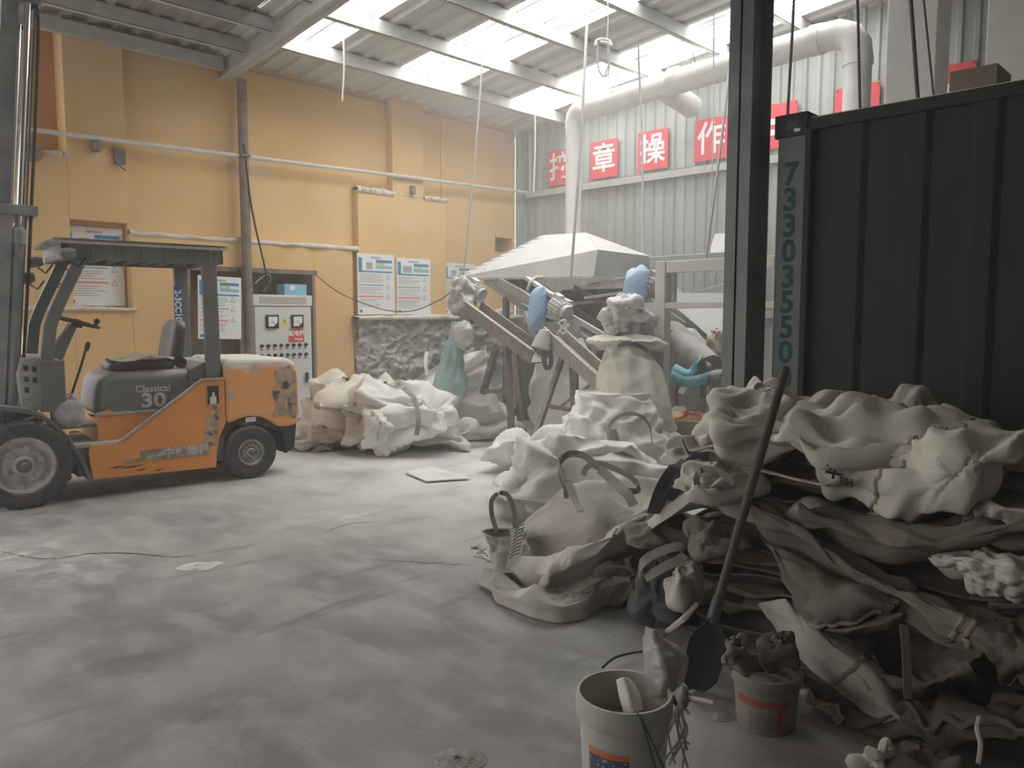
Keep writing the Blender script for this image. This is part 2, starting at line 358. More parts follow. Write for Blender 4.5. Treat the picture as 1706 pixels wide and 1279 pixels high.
def skin(rings, nu=44, nv=30, ex=2.6):                               # rings: (cx,cy,cz, rx, ry, yaw) horizontal loops from bottom to top
    R = []
    for r in rings:
        cx, cy, cz, rx, ry = r[:5]; yw = r[5] if len(r) > 5 else 0.0; tilt = r[6] if len(r) > 6 else (0,0)
        p = ringpts((cx,cy,cz), (rx*math.cos(yw), rx*math.sin(yw), tilt[0]), (-ry*math.sin(yw), ry*math.cos(yw), tilt[1]), ex, nu); R.append(p)
    return crv(np.array(R), nv).transpose(1, 0, 2).copy()
def lump(c, sx, sy, sz, yaw=0.0, nu=48, nv=28, ex=2.4, flat=.55, lob=.12, seed=0, tilt=(0,0)):
    """closed slumped bag: superellipsoid, flattened below, lobed outline"""
    rng = np.random.default_rng(seed+77); g = np.linspace(0, 2*math.pi, nu, endpoint=False); t = np.linspace(-.5*math.pi+.06, .5*math.pi-.06, nv)
    e = 2.0/ex; cg, sg = np.sign(np.cos(g))*np.abs(np.cos(g))**e, np.sign(np.sin(g))*np.abs(np.sin(g))**e
    ct, st = np.abs(np.cos(t))**.75, np.sign(np.sin(t))*np.abs(np.sin(t))**.9
    o = 1+lob*snoise(nu, nv, 6, 4, rng, True)
    x = np.outer(cg, ct)*sx*o; y = np.outer(sg, ct)*sy*o; z = np.tile(st, (nu, 1))*sz*(1+.6*lob*snoise(nu, nv, 5, 4, rng, True))
    z = np.where(z < 0, z*flat, z)+x*tilt[0]+y*tilt[1]
    cy_, sy_ = math.cos(yaw), math.sin(yaw)
    return np.stack([c[0]+x*cy_-y*sy_, c[1]+x*sy_+y*cy_, c[2]+z], 2)
def loft(rows, nu=40, nv=40):
    return crv(np.array([crv(np.array(r, float), nv) for r in rows]), nu)
def cloth_mb(V, pu=False, capa=False, capb=False): return MB().grid(V, pu, capa, capb)

# ------------------------------------------------------------------ setting: floor
def floor_material():
    m = bpy.data.materials.new('dusty_concrete'); m.use_nodes = True; nt = m.node_tree; N = nt.nodes; L = nt.links
    b = N['Principled BSDF']; b.inputs['Roughness'].default_value = .8
    geo = N.new('ShaderNodeNewGeometry'); P = geo.outputs['Position']
    def noise(sc, det=6.0, scale3=(1,1,1), dist=0.0):
        mp = N.new('ShaderNodeMapping'); mp.inputs['Scale'].default_value = scale3; mp.inputs['Rotation'].default_value = (0,0,math.radians(35)); L.new(P, mp.inputs[0])
        n = N.new('ShaderNodeTexNoise'); n.inputs['Scale'].default_value = sc; n.inputs['Detail'].default_value = det; n.inputs['Distortion'].default_value = dist; L.new(mp.outputs[0], n.inputs[0]); return n.outputs[0]
    def rng(v, a, z, lo=0., hi=1.):
        r = N.new('ShaderNodeMapRange'); r.inputs[1].default_value = a; r.inputs[2].default_value = z; r.inputs[3].default_value = lo; r.inputs[4].default_value = hi; r.interpolation_type = 'SMOOTHSTEP'; L.new(v, r.inputs[0]); return r.outputs[0]
    def mix(fac, a, c):
        x = N.new('ShaderNodeMix'); x.data_type = 'RGBA'; L.new(fac, x.inputs[0])
        for s, v in ((6, a), (7, c)):
            if isinstance(v, tuple): x.inputs[s].default_value = (*v, 1)
            else: L.new(v, x.inputs[s])
        return x.outputs[2]
    def mth(op, a, c):
        x = N.new('ShaderNodeMath'); x.operation = op; x.use_clamp = True
        for s, v in ((0, a), (1, c)):
            if isinstance(v, float): x.inputs[s].default_value = v
            else: L.new(v, x.inputs[s])
        return x.outputs[0]
    base = mix(rng(noise(1.1, 8, (1,1,1), .4), .36, .66), (.27,.26,.248), (.42,.405,.388))
    base = mix(rng(noise(4.5, 10, (1,.5,1), .3), .42, .72, 0, .65), base, (.52,.505,.485))
    base = mix(rng(noise(2.4, 8, (.5,1.6,1), .5), .57, .74, 0, .7), base, (.19,.182,.172))
    # settled powder: thick round the bagging machine, thin towards the door
    vd = N.new('ShaderNodeVectorMath'); vd.operation = 'DISTANCE'; L.new(P, vd.inputs[0]); vd.inputs[1].default_value = (7.6, 6.6, 0)
    near = rng(vd.outputs['Value'], 1.2, 6.2, 1.0, 0.0)
    pw = mth('MULTIPLY', near, rng(noise(1.8, 8), .25, .62, .45, 1.0))
    col = mix(pw, base, (.80,.785,.76))
    sp = rng(noise(24, 4), .70, .76, 0, .55)
    col = mix(sp, col, (.60,.58,.55))
    for cx, cy, r in ((1.33,5.95,.6),(1.5,5.3,.5),(3.5,5.2,.3)):
        v2 = N.new('ShaderNodeVectorMath'); v2.operation = 'DISTANCE'; L.new(P, v2.inputs[0]); v2.inputs[1].default_value = (cx, cy, 0)
        col = mix(mth('MULTIPLY', rng(v2.outputs['Value'], r*.05, r, .9, 0.0), rng(noise(7, 9), .40, .75)), col, (.74,.725,.70))
    L.new(col, b.inputs['Base Color'])
    bp = N.new('ShaderNodeBump'); bp.inputs['Strength'].default_value = .35; bp.inputs['Distance'].default_value = .02; L.new(noise(14, 10), bp.inputs['Height']); L.new(bp.outputs[0], b.inputs['Normal'])
    return m
m_floor = floor_material()
V = np.array([[[x, y, 0.0] for y in np.linspace(-9, 22, 3)] for x in np.linspace(-14, 14, 3)])
floor = struct('floor', cloth_mb(V), m_floor)
def crack(pts, w, seed):
    rng = np.random.default_rng(seed); P = crv(np.array([[*p, .002] for p in pts]), 40)
    P[:, :2] += rng.normal(0, .012, (40, 2)); vs = []; T = np.gradient(P, axis=0)
    for i, (p, t) in enumerate(zip(P, T)):
        s = norm(np.array([-t[1], t[0], 0]))*w*(.3+rng.random())*(.2+.8*math.sin(math.pi*(i+.5)/40)); vs += [p+s, p-s]
    return MB().add(vs, [(2*i, 2*i+1, 2*i+3, 2*i+2) for i in range(39)])
m_crack = mat('crack_dirt', (.07,.066,.062), rough=.95)
for pts, w, sd in (([(1.25,6.1),(1.42,5.7),(1.75,5.55),(2.0,5.18),(2.15,5.05)], .008, 1), ([(2.86,4.25),(3.05,3.95),(3.15,3.8),(3.3,3.6)], .004, 2), ([(2.95,4.9),(3.3,5.0),(3.5,4.9)], .003, 3)):
    floor_crack = crack(pts, w, sd).build('floor_crack', m_crack, floor)

# ------------------------------------------------------------------ setting: back wall
YW = 9.7
wb = sempty('wall_back')
def wpart(x0, x1, z0, z1, y=YW, mt=None, nm='wall_section'): return MB().box(x0, x1, y, 10.1, z0, z1).build(nm, mt or m_yellow, wb, bevel=.006)
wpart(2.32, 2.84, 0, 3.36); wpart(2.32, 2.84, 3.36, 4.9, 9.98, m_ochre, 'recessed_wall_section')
wpart(2.84, 3.47, 2.66, 4.9, YW); wpart(2.84, 3.47, 0, 1.67, YW); wpart(2.84, 3.47, 1.67, 2.66, 9.86)
wpart(3.47, 4.14, 0, 2.54); wpart(4.14, 5.92, 2.18, 2.54); wpart(5.92, 6.56, 0, 2.54)
wpart(3.47, 6.62, 2.54, 4.9, 9.78)
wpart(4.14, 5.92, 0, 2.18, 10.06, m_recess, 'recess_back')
wpart(6.56, 6.62, 1.56, 2.54, 9.78); wpart(6.62, 6.64, 1.56, 3.40, 9.78); wpart(6.64, 8.32, 1.56, 3.40, 9.66); wpart(7.27, 7.87, 3.40, 4.9, 9.66); wpart(6.62, 7.27, 3.40, 4.9, 9.79); wpart(7.87, 8.32, 3.40, 4.9, 9.79)
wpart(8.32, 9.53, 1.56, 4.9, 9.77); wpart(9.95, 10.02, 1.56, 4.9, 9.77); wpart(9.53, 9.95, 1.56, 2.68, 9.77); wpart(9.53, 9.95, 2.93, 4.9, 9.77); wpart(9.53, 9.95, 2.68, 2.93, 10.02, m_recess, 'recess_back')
MB().box(4.1, 5.96, 9.69, 9.74, 2.15, 2.21).build('door_lintel', m_rust, wb)
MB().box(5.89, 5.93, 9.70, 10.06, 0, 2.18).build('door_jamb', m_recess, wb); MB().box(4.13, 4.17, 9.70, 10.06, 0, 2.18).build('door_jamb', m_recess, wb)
def rough_ledge(x0, x1, y0, y1, z, th, seed):
    rng = np.random.default_rng(seed); n = 60; X = np.linspace(x0, x1, n); r = lambda s: crv(rng.normal(0, s, 22), n)
    V = np.array([[(x, y1, z+th*.2), (x, (y0+y1)/2, z+th*.9+a), (x, y0+b, z+th*.5+a), (x, y0+b*1.3, z-th*.4+c), (x, y0+.02, z-th), (x, y1, z-th)] for x, a, b, c in zip(X, r(.008), r(.012), r(.01))])
    return cloth_mb(V)
rough_ledge(3.47, 6.64, 9.675, 9.80, 2.555, .035, 3).build('plaster_ledge', m_plaster, wb, smooth=True)
rough_ledge(6.63, 7.28, 9.63, 9.82, 3.415, .05, 4).build('plaster_ledge', m_plaster, wb, smooth=True); rough_ledge(7.86, 8.34, 9.63, 9.82, 3.415, .04, 5).build('plaster_ledge', m_plaster, wb, smooth=True)
rough_ledge(2.3, 2.86, 9.69, 10.0, 3.36, .035, 6).build('plaster_ledge', m_plaster, wb, smooth=True)
rough_ledge(2.3, 3.5, 9.66, 9.90, 1.665, .03, 7).build('plaster_ledge', m_plaster, wb, smooth=True)
# rough stone plinth
rng_ = np.random.default_rng(11); nu, nv = 190, 84
hz = np.zeros((nu, nv))
for f, a in ((8, .05), (16, .045), (34, .034), (70, .020)):
    q = snoise(nu, nv, f, max(4, int(f*.55)), rng_, False); hz += a*(.75-np.abs(q))
V = np.zeros((nu, nv, 3)); V[..., 0] = np.linspace(6.57, 10.2, nu)[:, None]; V[..., 2] = np.linspace(0, 1.53, nv)[None]; V[..., 1] = 9.66-np.clip(hz, -.08, .14)
cloth_mb(V).build('stone_face', m_stone, wb, smooth=True)
wpart(6.57, 10.2, 0, 1.56, 9.69, m_stone, 'stone_core')
rough_ledge(6.52, 10.0, 9.52, 9.80, 1.555, .04, 8).build('stone_coping', m_plaster, wb, smooth=True)

# ------------------------------------------------------------------ setting: right wall of corrugated sheet
XR = 10.3
wr = sempty('wall_right')
y = 9.95
while y > -4.5:
    MB().corr(0, .915, 0, 5.3+.1*(9.7-y), lambda a, b, h, y=y: (XR-h, y-a, b), pitch=.183, depth=.028).build('wall_sheet', m_sheet, wr, solid=.002)
    y -= .915
MB().corr(0, .30, 0, 4.9, lambda a, b, h: (10.02+a, 9.76-h, b), pitch=.15, depth=.03).build('wall_sheet', m_sheet, wr)
MB().channel((10.22, 9.7, 3.70), (10.22, -4.5, 3.70), .06, .12, .006).build('girt', m_steel, wr)
MB().channel((10.22, 9.7, 1.6), (10.22, -4.5, 1.6), .06, .12, .006).build('girt', m_steel, wr)
# shed rear behind the camera; left wall added out of view to dim foreground
struct('light_block_left', MB().box(-5.1, -5.0, -4.6, 3.4, 0, 6.2), m_sheet)
struct('wall_rear', MB().box(-6, 10.4, -4.7, -4.55, 0, 6.4), m_sheet)
# ------------------------------------------------------------------ setting: roof
zr = lambda y: 4.80+.1*(9.7-y)
ceil = sempty('ceiling')
SKY = ((5.03, 5.64), (6.74, 7.80), (8.90, 9.86)); Y_S0, Y_S1 = 8.74, 3.6
def skylight_material():
    m = bpy.data.materials.new('skylight_fibreglass'); m.use_nodes = True; nt = m.node_tree; N = nt.nodes; L = nt.links
    for n in list(N):
        if n.type == 'BSDF_PRINCIPLED': N.remove(n)
    tc = N.new('ShaderNodeNewGeometry'); mp = N.new('ShaderNodeMapping'); mp.inputs['Scale'].default_value = (16, .5, 1); L.new(tc.outputs['Position'], mp.inputs[0])
    nz = N.new('ShaderNodeTexNoise'); nz.inputs['Scale'].default_value = 1.6; nz.inputs['Detail'].default_value = 7; L.new(mp.outputs[0], nz.inputs[0])
    cr = N.new('ShaderNodeValToRGB'); cr.color_ramp.elements[0].position = .38; cr.color_ramp.elements[0].color = (.06,.056,.05,1); cr.color_ramp.elements[1].position = .50; cr.color_ramp.elements[1].color = (.98,1.0,.97,1); L.new(nz.outputs[0], cr.inputs[0])
    em = N.new('ShaderNodeEmission'); em.inputs[1].default_value = SKYLIGHT; sx = N.new('ShaderNodeSeparateXYZ'); L.new(tc.outputs['Position'], sx.inputs[0])
    fm = N.new('ShaderNodeMath'); fm.operation = 'PINGPONG'; fm.inputs[1].default_value = .06; L.new(sx.outputs[0], fm.inputs[0])
    lr = N.new('ShaderNodeMapRange'); lr.inputs[1].default_value = .017; lr.inputs[2].default_value = .024; lr.inputs[3].default_value = .05; lr.inputs[4].default_value = 1.0; L.new(fm.outputs[0], lr.inputs[0])  # rib shading put into the glow colour as dark lines
    ml = N.new('ShaderNodeMix'); ml.data_type = 'RGBA'; ml.blend_type = 'MULTIPLY'; ml.inputs[0].default_value = 1.0; L.new(cr.outputs[0], ml.inputs[6]); L.new(lr.outputs[0], ml.inputs[7])
    L.new(ml.outputs[2], em.inputs[0]); L.new(em.outputs[0], N['Material Output'].inputs[0]); return m
m_sky = skylight_material()
edges = [-6.0, -4.0, -2.0, -.6, .4, 1.4, 2.4, 3.4, 4.4, 4.46, 5.03, 5.64, 6.74, 7.80, 8.90, 9.86, 10.4]
def rsheet(x0, x1, y0, y1, mt, nm, pitch=.27, depth=.035):
    MB().corr(x0, x1, y0, y1, lambda a, b, h: (a, b, zr(b)-h+.05), pitch=pitch, depth=depth, nb=2).build(nm, mt, ceil)
for x0, x1 in zip(edges[:-1], edges[1:]):
    mt = m_rooflt if x1 < 4.7 else m_roof
    if (x0, x1) in SKY:
        rsheet(x0, x1, 10.1, Y_S0, mt, 'roof_sheet'); rsheet(x0, x1, Y_S0, Y_S1, m_sky, 'skylight_panel', .12, .02); rsheet(x0, x1, Y_S1, -4.7, mt, 'roof_sheet')
    elif x0 == 4.4:
        rsheet(x0, x1, 10.1, 8.3, mt, 'roof_sheet'); rsheet(x0, x1, 8.3, 6.0, m_sky, 'skylight_panel', .06, .01); rsheet(x0, x1, 6.0, -4.7, mt, 'roof_sheet')
    else: rsheet(x0, x1, 10.1, -4.7, mt, 'roof_sheet')
for yp in (8.72, 7.72, 6.66, 5.62, 4.58, 3.54, 2.5, 1.4, .3, -.8, -2., -3.2):
    MB().channel((4.80, yp, zr(yp)-.06), (10.3, yp, zr(yp)-.06), .07, .17, .006).build('purlin', m_steel, ceil)
for yp in (9.10, 8.40, 7.55, 6.6, 5.6, 4.6, 3.5, 2.5, 1.4, .3, -.8, -2., -3.2):
    MB().channel((-6.0, yp, zr(yp)-.06), (4.64, yp, zr(yp)-.06), .07, .16, .006).build('purlin', m_steel, ceil)
MB().box(2.3, 4.64, 9.60, 9.68, zr(9.65)-.17, zr(9.65)-.02).build('eave_beam', m_steel, ceil)
MB().tube([(4.8, 9.76, 4.745), (7.2, 9.76, 4.745), (10.0, 9.76, 4.745)], .012, 6).build('eave_wire', m_rope, ceil)
MB().hbeam((4.72, 9.82, zr(9.82)-.09), (4.72, -4.6, zr(-4.6)-.09), .16, .30, .014).build('rafter', m_steel, ceil)
# columns
struct('steel_column', MB().cyl((4.86, 9.58, 0), (4.86, 9.58, 4.56), .062, 16), m_rust, smooth='auto')
hc = sempty('steel_column')
MB().hbeam((4.93, 2.62, 0), (4.93, 2.62, 5.35), .17, .27, .016, up=(1, 0, 0)).build('column_shaft', m_darkst, hc)
MB().box(4.73, 5.13, 2.42, 2.82, 0, .02).build('base_plate', m_darkst, hc)
for px, zc, nm in ((1530, 3.0, 'a'), (1700, 3.0, 'b')):
    p = on(px, 100, 'X', 7.4); c = sempty('steel_column')
    MB().box(7.2, 7.55, p[1]-.2, p[1]+.2, 0, 5.6).build('column_shaft', m_pipewh, c, bevel=.01); MB().box(7.1, 7.65, p[1]-.3, p[1]+.3, 0, .03).build('base_plate', m_steel, c)
# haze: one thin even body of airborne powder filling the shed
def haze(nm, dens, box, lab):
    hm = bpy.data.materials.new(nm); hm.use_nodes = True; nt = hm.node_tree; nt.nodes.remove(nt.nodes['Principled BSDF'])
    vs = nt.nodes.new('ShaderNodeVolumeScatter'); vs.inputs['Density'].default_value = dens; vs.inputs['Anisotropy'].default_value = .25; vs.inputs['Color'].default_value = (.97,.97,.96,1)
    nt.links.new(vs.outputs[0], nt.nodes['Material Output'].inputs['Volume'])
    o = MB().box(*box).build('haze', hm); o['kind'] = 'stuff'; tag(o, lab, 'haze')
haze('airborne_powder', HAZE, (-5.9, 10.2, -4.5, 9.55, .01, 4.55), 'thin pale powder haze hanging in the air of the whole shed')
haze('airborne_powder_dense', HAZE_FAR, (4.95, 10.18, 2.9, 9.5, .02, 4.5), 'denser pale powder haze round the bagging machine')

# ------------------------------------------------------------------ forklift truck (local axes: x rearwards, y to its far side, z up)
FK = Thing('forklift', 'orange counterbalance forklift truck with grey overhead guard and raised mast', 'forklift', (1.70, 7.28, 0), math.radians(-7), local=True)
def arc(cx, cz, r, a0, a1, n): return [(cx+r*math.cos(math.radians(a)), cz+r*math.sin(math.radians(a))) for a in np.linspace(a0, a1, n)]
XZ = ((1,0,0), (0,0,1), (0,1,0))
# chassis and body
side = [(.505,.17),(1.56,.15),(1.57,.30),(1.60,.44),(1.66,.56),(1.66,.985),(1.46,.985),(.74,.475),(.50,.475),(.485,.40)]
for yy in (.05, 1.10): FK.add('side_body', MB().prism(side, (0,yy,0), *XZ, .05), m_orange, bevel=.008)
FK.add('chassis', MB().box(-.35, 1.5, .30, .90, .20, .47).box(.4, 1.66, .10, 1.10, .20, .45), m_machdk)
FK.add('sill_strip', MB().beam((.735,.055,.485), (1.455,.055,.995), .035, .018).beam((1.455,.055,.993), (1.665,.055,.993), .035, .016), m_cowl, label='dusty pale edging along the body')
FK.add('step_plate', MB().box(.36, .76, .06, .30, .455, .485), m_cowl)
FK.add('floor_plate', MB().box(.20, .80, .28, 1.08, .60, .63), m_cowl)
FK.add('engine_bay_panel', MB().prism([(.58,.47),(1.40,.47),(1.5,.98),(1.40,.98),(.60,.735)], (0,.17,0), *XZ, .86), m_orange)
# hood
hood = cloth_mb(skin([(1.06,.60,.72,.47,.43),(1.06,.60,.76,.485,.44),(1.07,.60,.95,.47,.435),(1.085,.60,1.05,.44,.41),(1.10,.60,1.085,.37,.34)], 48, 14, 7.0), True, True, True)
hd = FK.add('hood', hood, m_fgrey, smooth='auto')
FK.add('hood_rear_cover', MB().prism([(1.36,.98),(1.66,.98),(1.66,1.16),(1.50,1.15),(1.38,1.09)], (0,.14,0), *XZ, .92), m_fgrey, bevel=.02)
FK.add('hood_lip', MB().box(.575, 1.36, .155, .20, .715, .735), m_cowl)
yl = .155
FK.add('lettering', MB().text('Classical', .088, (1.05,yl,.925), (1,0,0), (0,0,1), .002), m_rim, under=hd)
FK.add('lettering', MB().text('30', .175, (1.05,yl,.815), (1.25,0,0), (0,0,1), .005), m_rim, under=hd)
# counterweight with wheel arch
cw = [(1.665,.56),(1.665,1.15),(1.72,1.175),(2.28,1.165),(2.365,1.12),(2.395,1.02),(2.405,.60),(2.385,.50),(2.30,.48)]+arc(1.90,.255,.355,40,115,10)
cwo = FK.add('counterweight', MB().prism(cw, (0,.04,0), *XZ, 1.12), m_cw, bevel=.035)
FK.add('scuffed_corner', MB().prism([(2.10,.60),(2.35,.56),(2.372,.62),(2.368,1.02),(2.30,1.09),(2.14,1.04),(2.17,.92),(2.11,.84),(2.16,.70)], (0,.036,0), *XZ, .01), m_scuff, under=cwo, label='scraped bare paint on the rear corner')
FK.add('wheel_arch_liner', MB().prism([(1.60,.44),(1.66,.56)]+arc(1.90,.255,.36,115,40,8)+[(2.30,.48),(2.385,.50),(2.36,.26),(2.27,.20),(2.24,.42),(2.1,.52),(1.8,.55),(1.62,.40)], (0,.10,0), *XZ, 1.0), m_black)
FK.add('white_tag', MB().box(1.86,1.96,.072,.08,.555,.60), m_white)
# front fenders and cowl
for yy in (.04, .86):
    out = [(-.52,.60),(-.45,.74),(-.32,.84),(-.14,.865),(.06,.83),(.21,.73),(.34,.57),(.44,.37),(.505,.17)]
    inn = [(.47,.17),(.41,.35),(.31,.54),(.19,.69),(.05,.785),(-.14,.82),(-.31,.795),(-.42,.71),(-.49,.59)]
    FK.add('fender', MB().prism(out+inn, (0,yy,0), *XZ, .30), m_fgrey, bevel=.008)
FK.add('fender_shoulder', cloth_mb(lump((.36,.17,.72), .13, .10, .17, seed=3, lob=.05), True, True, True), m_cowl, smooth=True)
cwl = FK.add('cowl', MB().prism([(.02,.80),(.33,.80),(.335,1.20),(.27,1.235),(.04,1.24),(.0,1.1)], (0,.14,0), *XZ, .92), m_cowl, bevel=.015)
FK.add('cowl_side_panel', MB().box(.15, .345, .105, .14, .78, 1.215), m_fgrey, bevel=.01)
for vx, vz in ((.05,1.13),(.11,1.12),(.05,1.04),(.11,1.03),(.05,.95)): FK.add('vent_hole', MB().box(vx,vx+.03,.136,.14,vz,vz+.045), m_black, under=cwl)
FK.add('grab_bar', MB().tube([(.30,.12,.88),(.40,.12,.92),(.43,.12,.82),(.40,.12,.72)], .012, 6, smooth=10), m_chrome)
# steering column, wheel, levers
FK.add('steering_column', MB().tube([(.26,.45,1.05),(.36,.45,1.30),(.47,.45,1.50)], [.065,.06,.04], 10), m_fguard, smooth='auto')
ax = norm((.30,0,1)); c0 = np.array((.51,.45,1.53)); u_ = norm(np.cross(ax, (0,1,0))); v_ = np.cross(ax, u_)
sw = FK.add('steering_wheel', MB().tube([c0+(u_*math.cos(g)+v_*math.sin(g))*.175 for g in np.linspace(0, 2*math.pi, 33)], .014, 8, cap=False), m_black, smooth=True)
FK.add('spoke', MB().beam(c0-u_*.17, c0+u_*.17, .03, .012).beam(c0, c0+v_*.17, .03, .012).lathe([(0,-.05),(.05,-.04),(.045,.02),(0,.03)], c0, ax, 12), m_black, under=sw)
FK.add('spinner_knob', MB().lathe([(0,.0),(.014,.0),(.016,.03),(.026,.04),(.026,.065),(0,.08)], c0+u_*-.15, ax, 10), m_black, under=sw)
for k, (x, y_, dx) in enumerate(((.42,.26,.12),(.36,.60,.02),(.34,.68,.02),(.32,.76,.02))):
    lv = FK.add('lever', MB().tube([(x-.02,y_,.88),(x+dx*.6,y_,1.15),(x+dx,y_,1.31)], .011, 6, smooth=8), m_black, smooth=True)
    FK.add('lever_knob', MB().lathe([(.012,0),(.02,.02),(.022,.06),(.012,.08),(0,.082)], (x+dx,y_,1.28), norm((.25,0,1)), 10), m_black, under=lv, smooth=True)
FK.add('pedal', MB().beam((.56,.40,.70), (.66,.40,.66), .10, .012), m_black)
# seat
FK.add('seat_cushion', cloth_mb(skin([(1.03,.60,1.085,.27,.25),(1.03,.60,1.10,.29,.27),(1.03,.60,1.15,.29,.27),(1.03,.60,1.175,.25,.23)], 36, 10, 5), True, True, True), m_seat, smooth='auto')
sb = MB(); V = skin([(1.30,.60,1.12,.06,.23),(1.33,.60,1.20,.075,.25),(1.36,.60,1.38,.075,.25),(1.38,.60,1.50,.06,.22),(1.385,.60,1.55,.03,.14)], 36, 16, 4)
FK.add('seat_back', cloth_mb(V, True, True, True), m_seat, smooth='auto')
FK.add('seat_hinge', MB().lathe([(0,-.02),(.05,-.02),(.055,0),(.05,.02),(0,.02)], (1.35,.33,1.14), (0,1,0), 14), m_black)
# overhead guard
for yy in (.10, 1.02):
    FK.add('rear_post', MB().beam((1.585,yy+.03,.98), (1.575,yy+.03,2.12), .06, .135, (1,0,0)), m_fguard, bevel=.012)
    P = [(.22,yy+.03,1.22),(.245,yy+.03,1.42),(.29,yy+.03,1.60),(.52,yy+.03,2.10)]
    mb = MB(); mb.ribbon(P, .095, (1,0,-.3), .055, 12); FK.add('front_post', mb, m_fguard, bevel=.006)
FK.add('guard_frame', MB().box(.36, 1.70, .09, .13, 2.07, 2.20).box(.36, 1.70, 1.05, 1.09, 2.07, 2.20).box(.36, .42, .09, 1.09, 2.07, 2.20).box(1.66, 1.70, .09, 1.09, 2.07, 2.20), m_fguard, bevel=.006)
for x in np.linspace(.58, 1.52, 7): FK.add('guard_bar', MB().box(x-.016, x+.016, .12, 1.06, 2.09, 2.17), m_fguard)
for x in (.60,.80,1.0,1.2,1.4,1.58): FK.add('gusset', MB().box(x-.015, x+.015, .075, .09, 2.07, 2.195), m_fguard)
FK.add('guard_roof', MB().corr(0, 1.12, .30, 1.74, lambda a, b, h: (b, .02+a, 2.215-h), pitch=.085, depth=.018).corr(0, 1.12, .30, 1.74, lambda a, b, h: (b, .02+a, 2.235-h), pitch=.085, depth=.018), m_plaster, label='dusty corrugated sheet on the guard')
pl = FK.add('number_plate', MB().box(1.49, 1.56, .995, 1.005, 1.50, 1.88), m_plate, label='blue plate with white number')
FK.add('lettering', MB().text('2-3CC10', .085, (1.525,.993,1.69), (0,0,-1), (1,0,0), .003), m_signwh, under=pl)
# lamps on the front post
for (x, y_, z, r) in ((.20,.92,1.93,.055),(.28,.98,2.08,.05),(.40,.06,2.10,.055)):
    l = FK.add('work_lamp', MB().lathe([(0,.06),(r*.7,.06),(r,.02),(r,-.05),(r*.9,-.055),(0,-.05)], (x,y_,z), (1,0,.15), 16), m_fguard, smooth='auto')
    FK.add('lamp_bracket', MB().tube([(x+.02,y_,z-r),(x+.08,y_,z-.1),(x+.14,y_+.02,z-.02)], .009, 6), m_black, under=l)
FK.add('lamp_wire', MB().tube([(.36,.12,2.03),(.42,.12,1.93),(.36,.13,1.86),(.28,.3,1.84),(.40,.14,1.83)], .006, 5, smooth=24), m_black)
# wheels
def wheel(x, yf, r, w, rim, nb):
    t = FK.add('tyre', MB().lathe([(rim,0.01),(rim+.02,0),(r*.86,-.012),(r*.95,.0),(r,.035),(r,w-.035),(r*.95,w),(r*.86,w+.012),(rim,w)], (x,yf,r), (0,1,0), 48), m_rubber, smooth='auto')
    tr = MB()
    for k in range(30 if r > .3 else 0):
        a = 2*math.pi*k/30
        for s in (0, 1):
            cx, cz = x+math.cos(a+.1*s)*(r+.001), r+math.sin(a+.1*s)*(r+.001)
            tr.frame_box((cx, yf+w*(.25+.5*s), cz), (-math.sin(a),0,math.cos(a)), (0,1,0), (math.cos(a),0,math.sin(a)), .04, w*.42, .008)
    if tr.v: FK.add('tread_lugs', tr, m_rubber, under=t, kind='stuff')
    FK.add('wheel_rim', MB().lathe([(rim+.012,-.004),(rim+.012,.012),(rim*.93,.016),(rim*.86,.05),(rim*.70,.065),(rim*.62,.045),(rim*.34,.04),(rim*.33,.012),(rim*.20,.0),(rim*.19,-.012),(0,-.014)], (x,yf,r), (0,1,0), 40), m_rim, smooth='auto')
    if yf < .5: FK.add('hub_cap', MB().lathe([(rim*.26,.02),(rim*.25,-.014),(rim*.12,-.018),(rim*.10,-.03),(0,-.032)], (x,yf,r), (0,1,0), 20), m_machdk, smooth='auto')
    for k in range(nb if yf < .5 else 0):
        b = MB(); a = 2*math.pi*k/nb+.3; q = rim/.235; b.lathe([(.034*q,.05),(.030*q,.024),(.018*q,.022),(.016*q,.004),(0,.004)], (x+math.cos(a)*rim*.56, yf, r+math.sin(a)*rim*.56), (0,1,0), 6)
        FK.add('wheel_nut', b, m_cowl)
wheel(0, 0, .362, .19, .235, 6); wheel(0, 1.01, .362, .19, .235, 6)
wheel(1.90, .045, .258, .16, .125, 12); wheel(1.90, 1.0, .258, .16, .125, 12)
FK.add('axle', MB().cyl((0,.15,.36), (0,1.05,.36), .08, 14).cyl((1.90,.15,.26), (1.90,1.05,.26), .06, 12), m_machdk)
# decals
st = FK.add('side_sticker', MB().box(.90, 1.50, .044, .05, .285, .385).box(.76, .90, .044, .05, .285, .315), m_brownst, label='worn brown side sticker with pale characters')
FK.add('lettering', MB().text('中联重科', .092, (1.29,.0425,.335), (1.12,0,0), (0,0,1), .004), m_rim, under=st)
FK.add('lettering', MB().prism([(1.02,.33),(1.07,.36),(1.10,.335),(1.06,.31)], (0,.041,0), *XZ, .002).prism([(.94,.32),(1.0,.335),(1.0,.32),(.95,.305)], (0,.041,0), *XZ, .002), m_rim, under=st)
FK.add('filler_recess', MB().box(1.50, 1.60, .040, .05, .76, .93), m_black); FK.add('filler_latch', MB().box(1.515, 1.575, .032, .042, .76, .83).box(1.535,1.56,.028,.042,.83,.87), m_chrome)
FK.add('worn_patch', MB().prism([(1.47,.36),(1.57,.37),(1.59,.55),(1.62,.70),(1.56,.74),(1.49,.62),(1.45,.48)], (0,.046,0), *XZ, .004), m_scuff, label='worn bare patch by the filler')
for (x, z, w) in ((.70,.255,.14),(.82,.245,.20),(1.05,.19,.10),(.90,.21,.10)): FK.add('scratch', MB().prism([(x-w/2,z),(x,z+.008),(x+w/2,z+.012),(x,z-.006)], (0,.046,0), *XZ, .004), m_black)
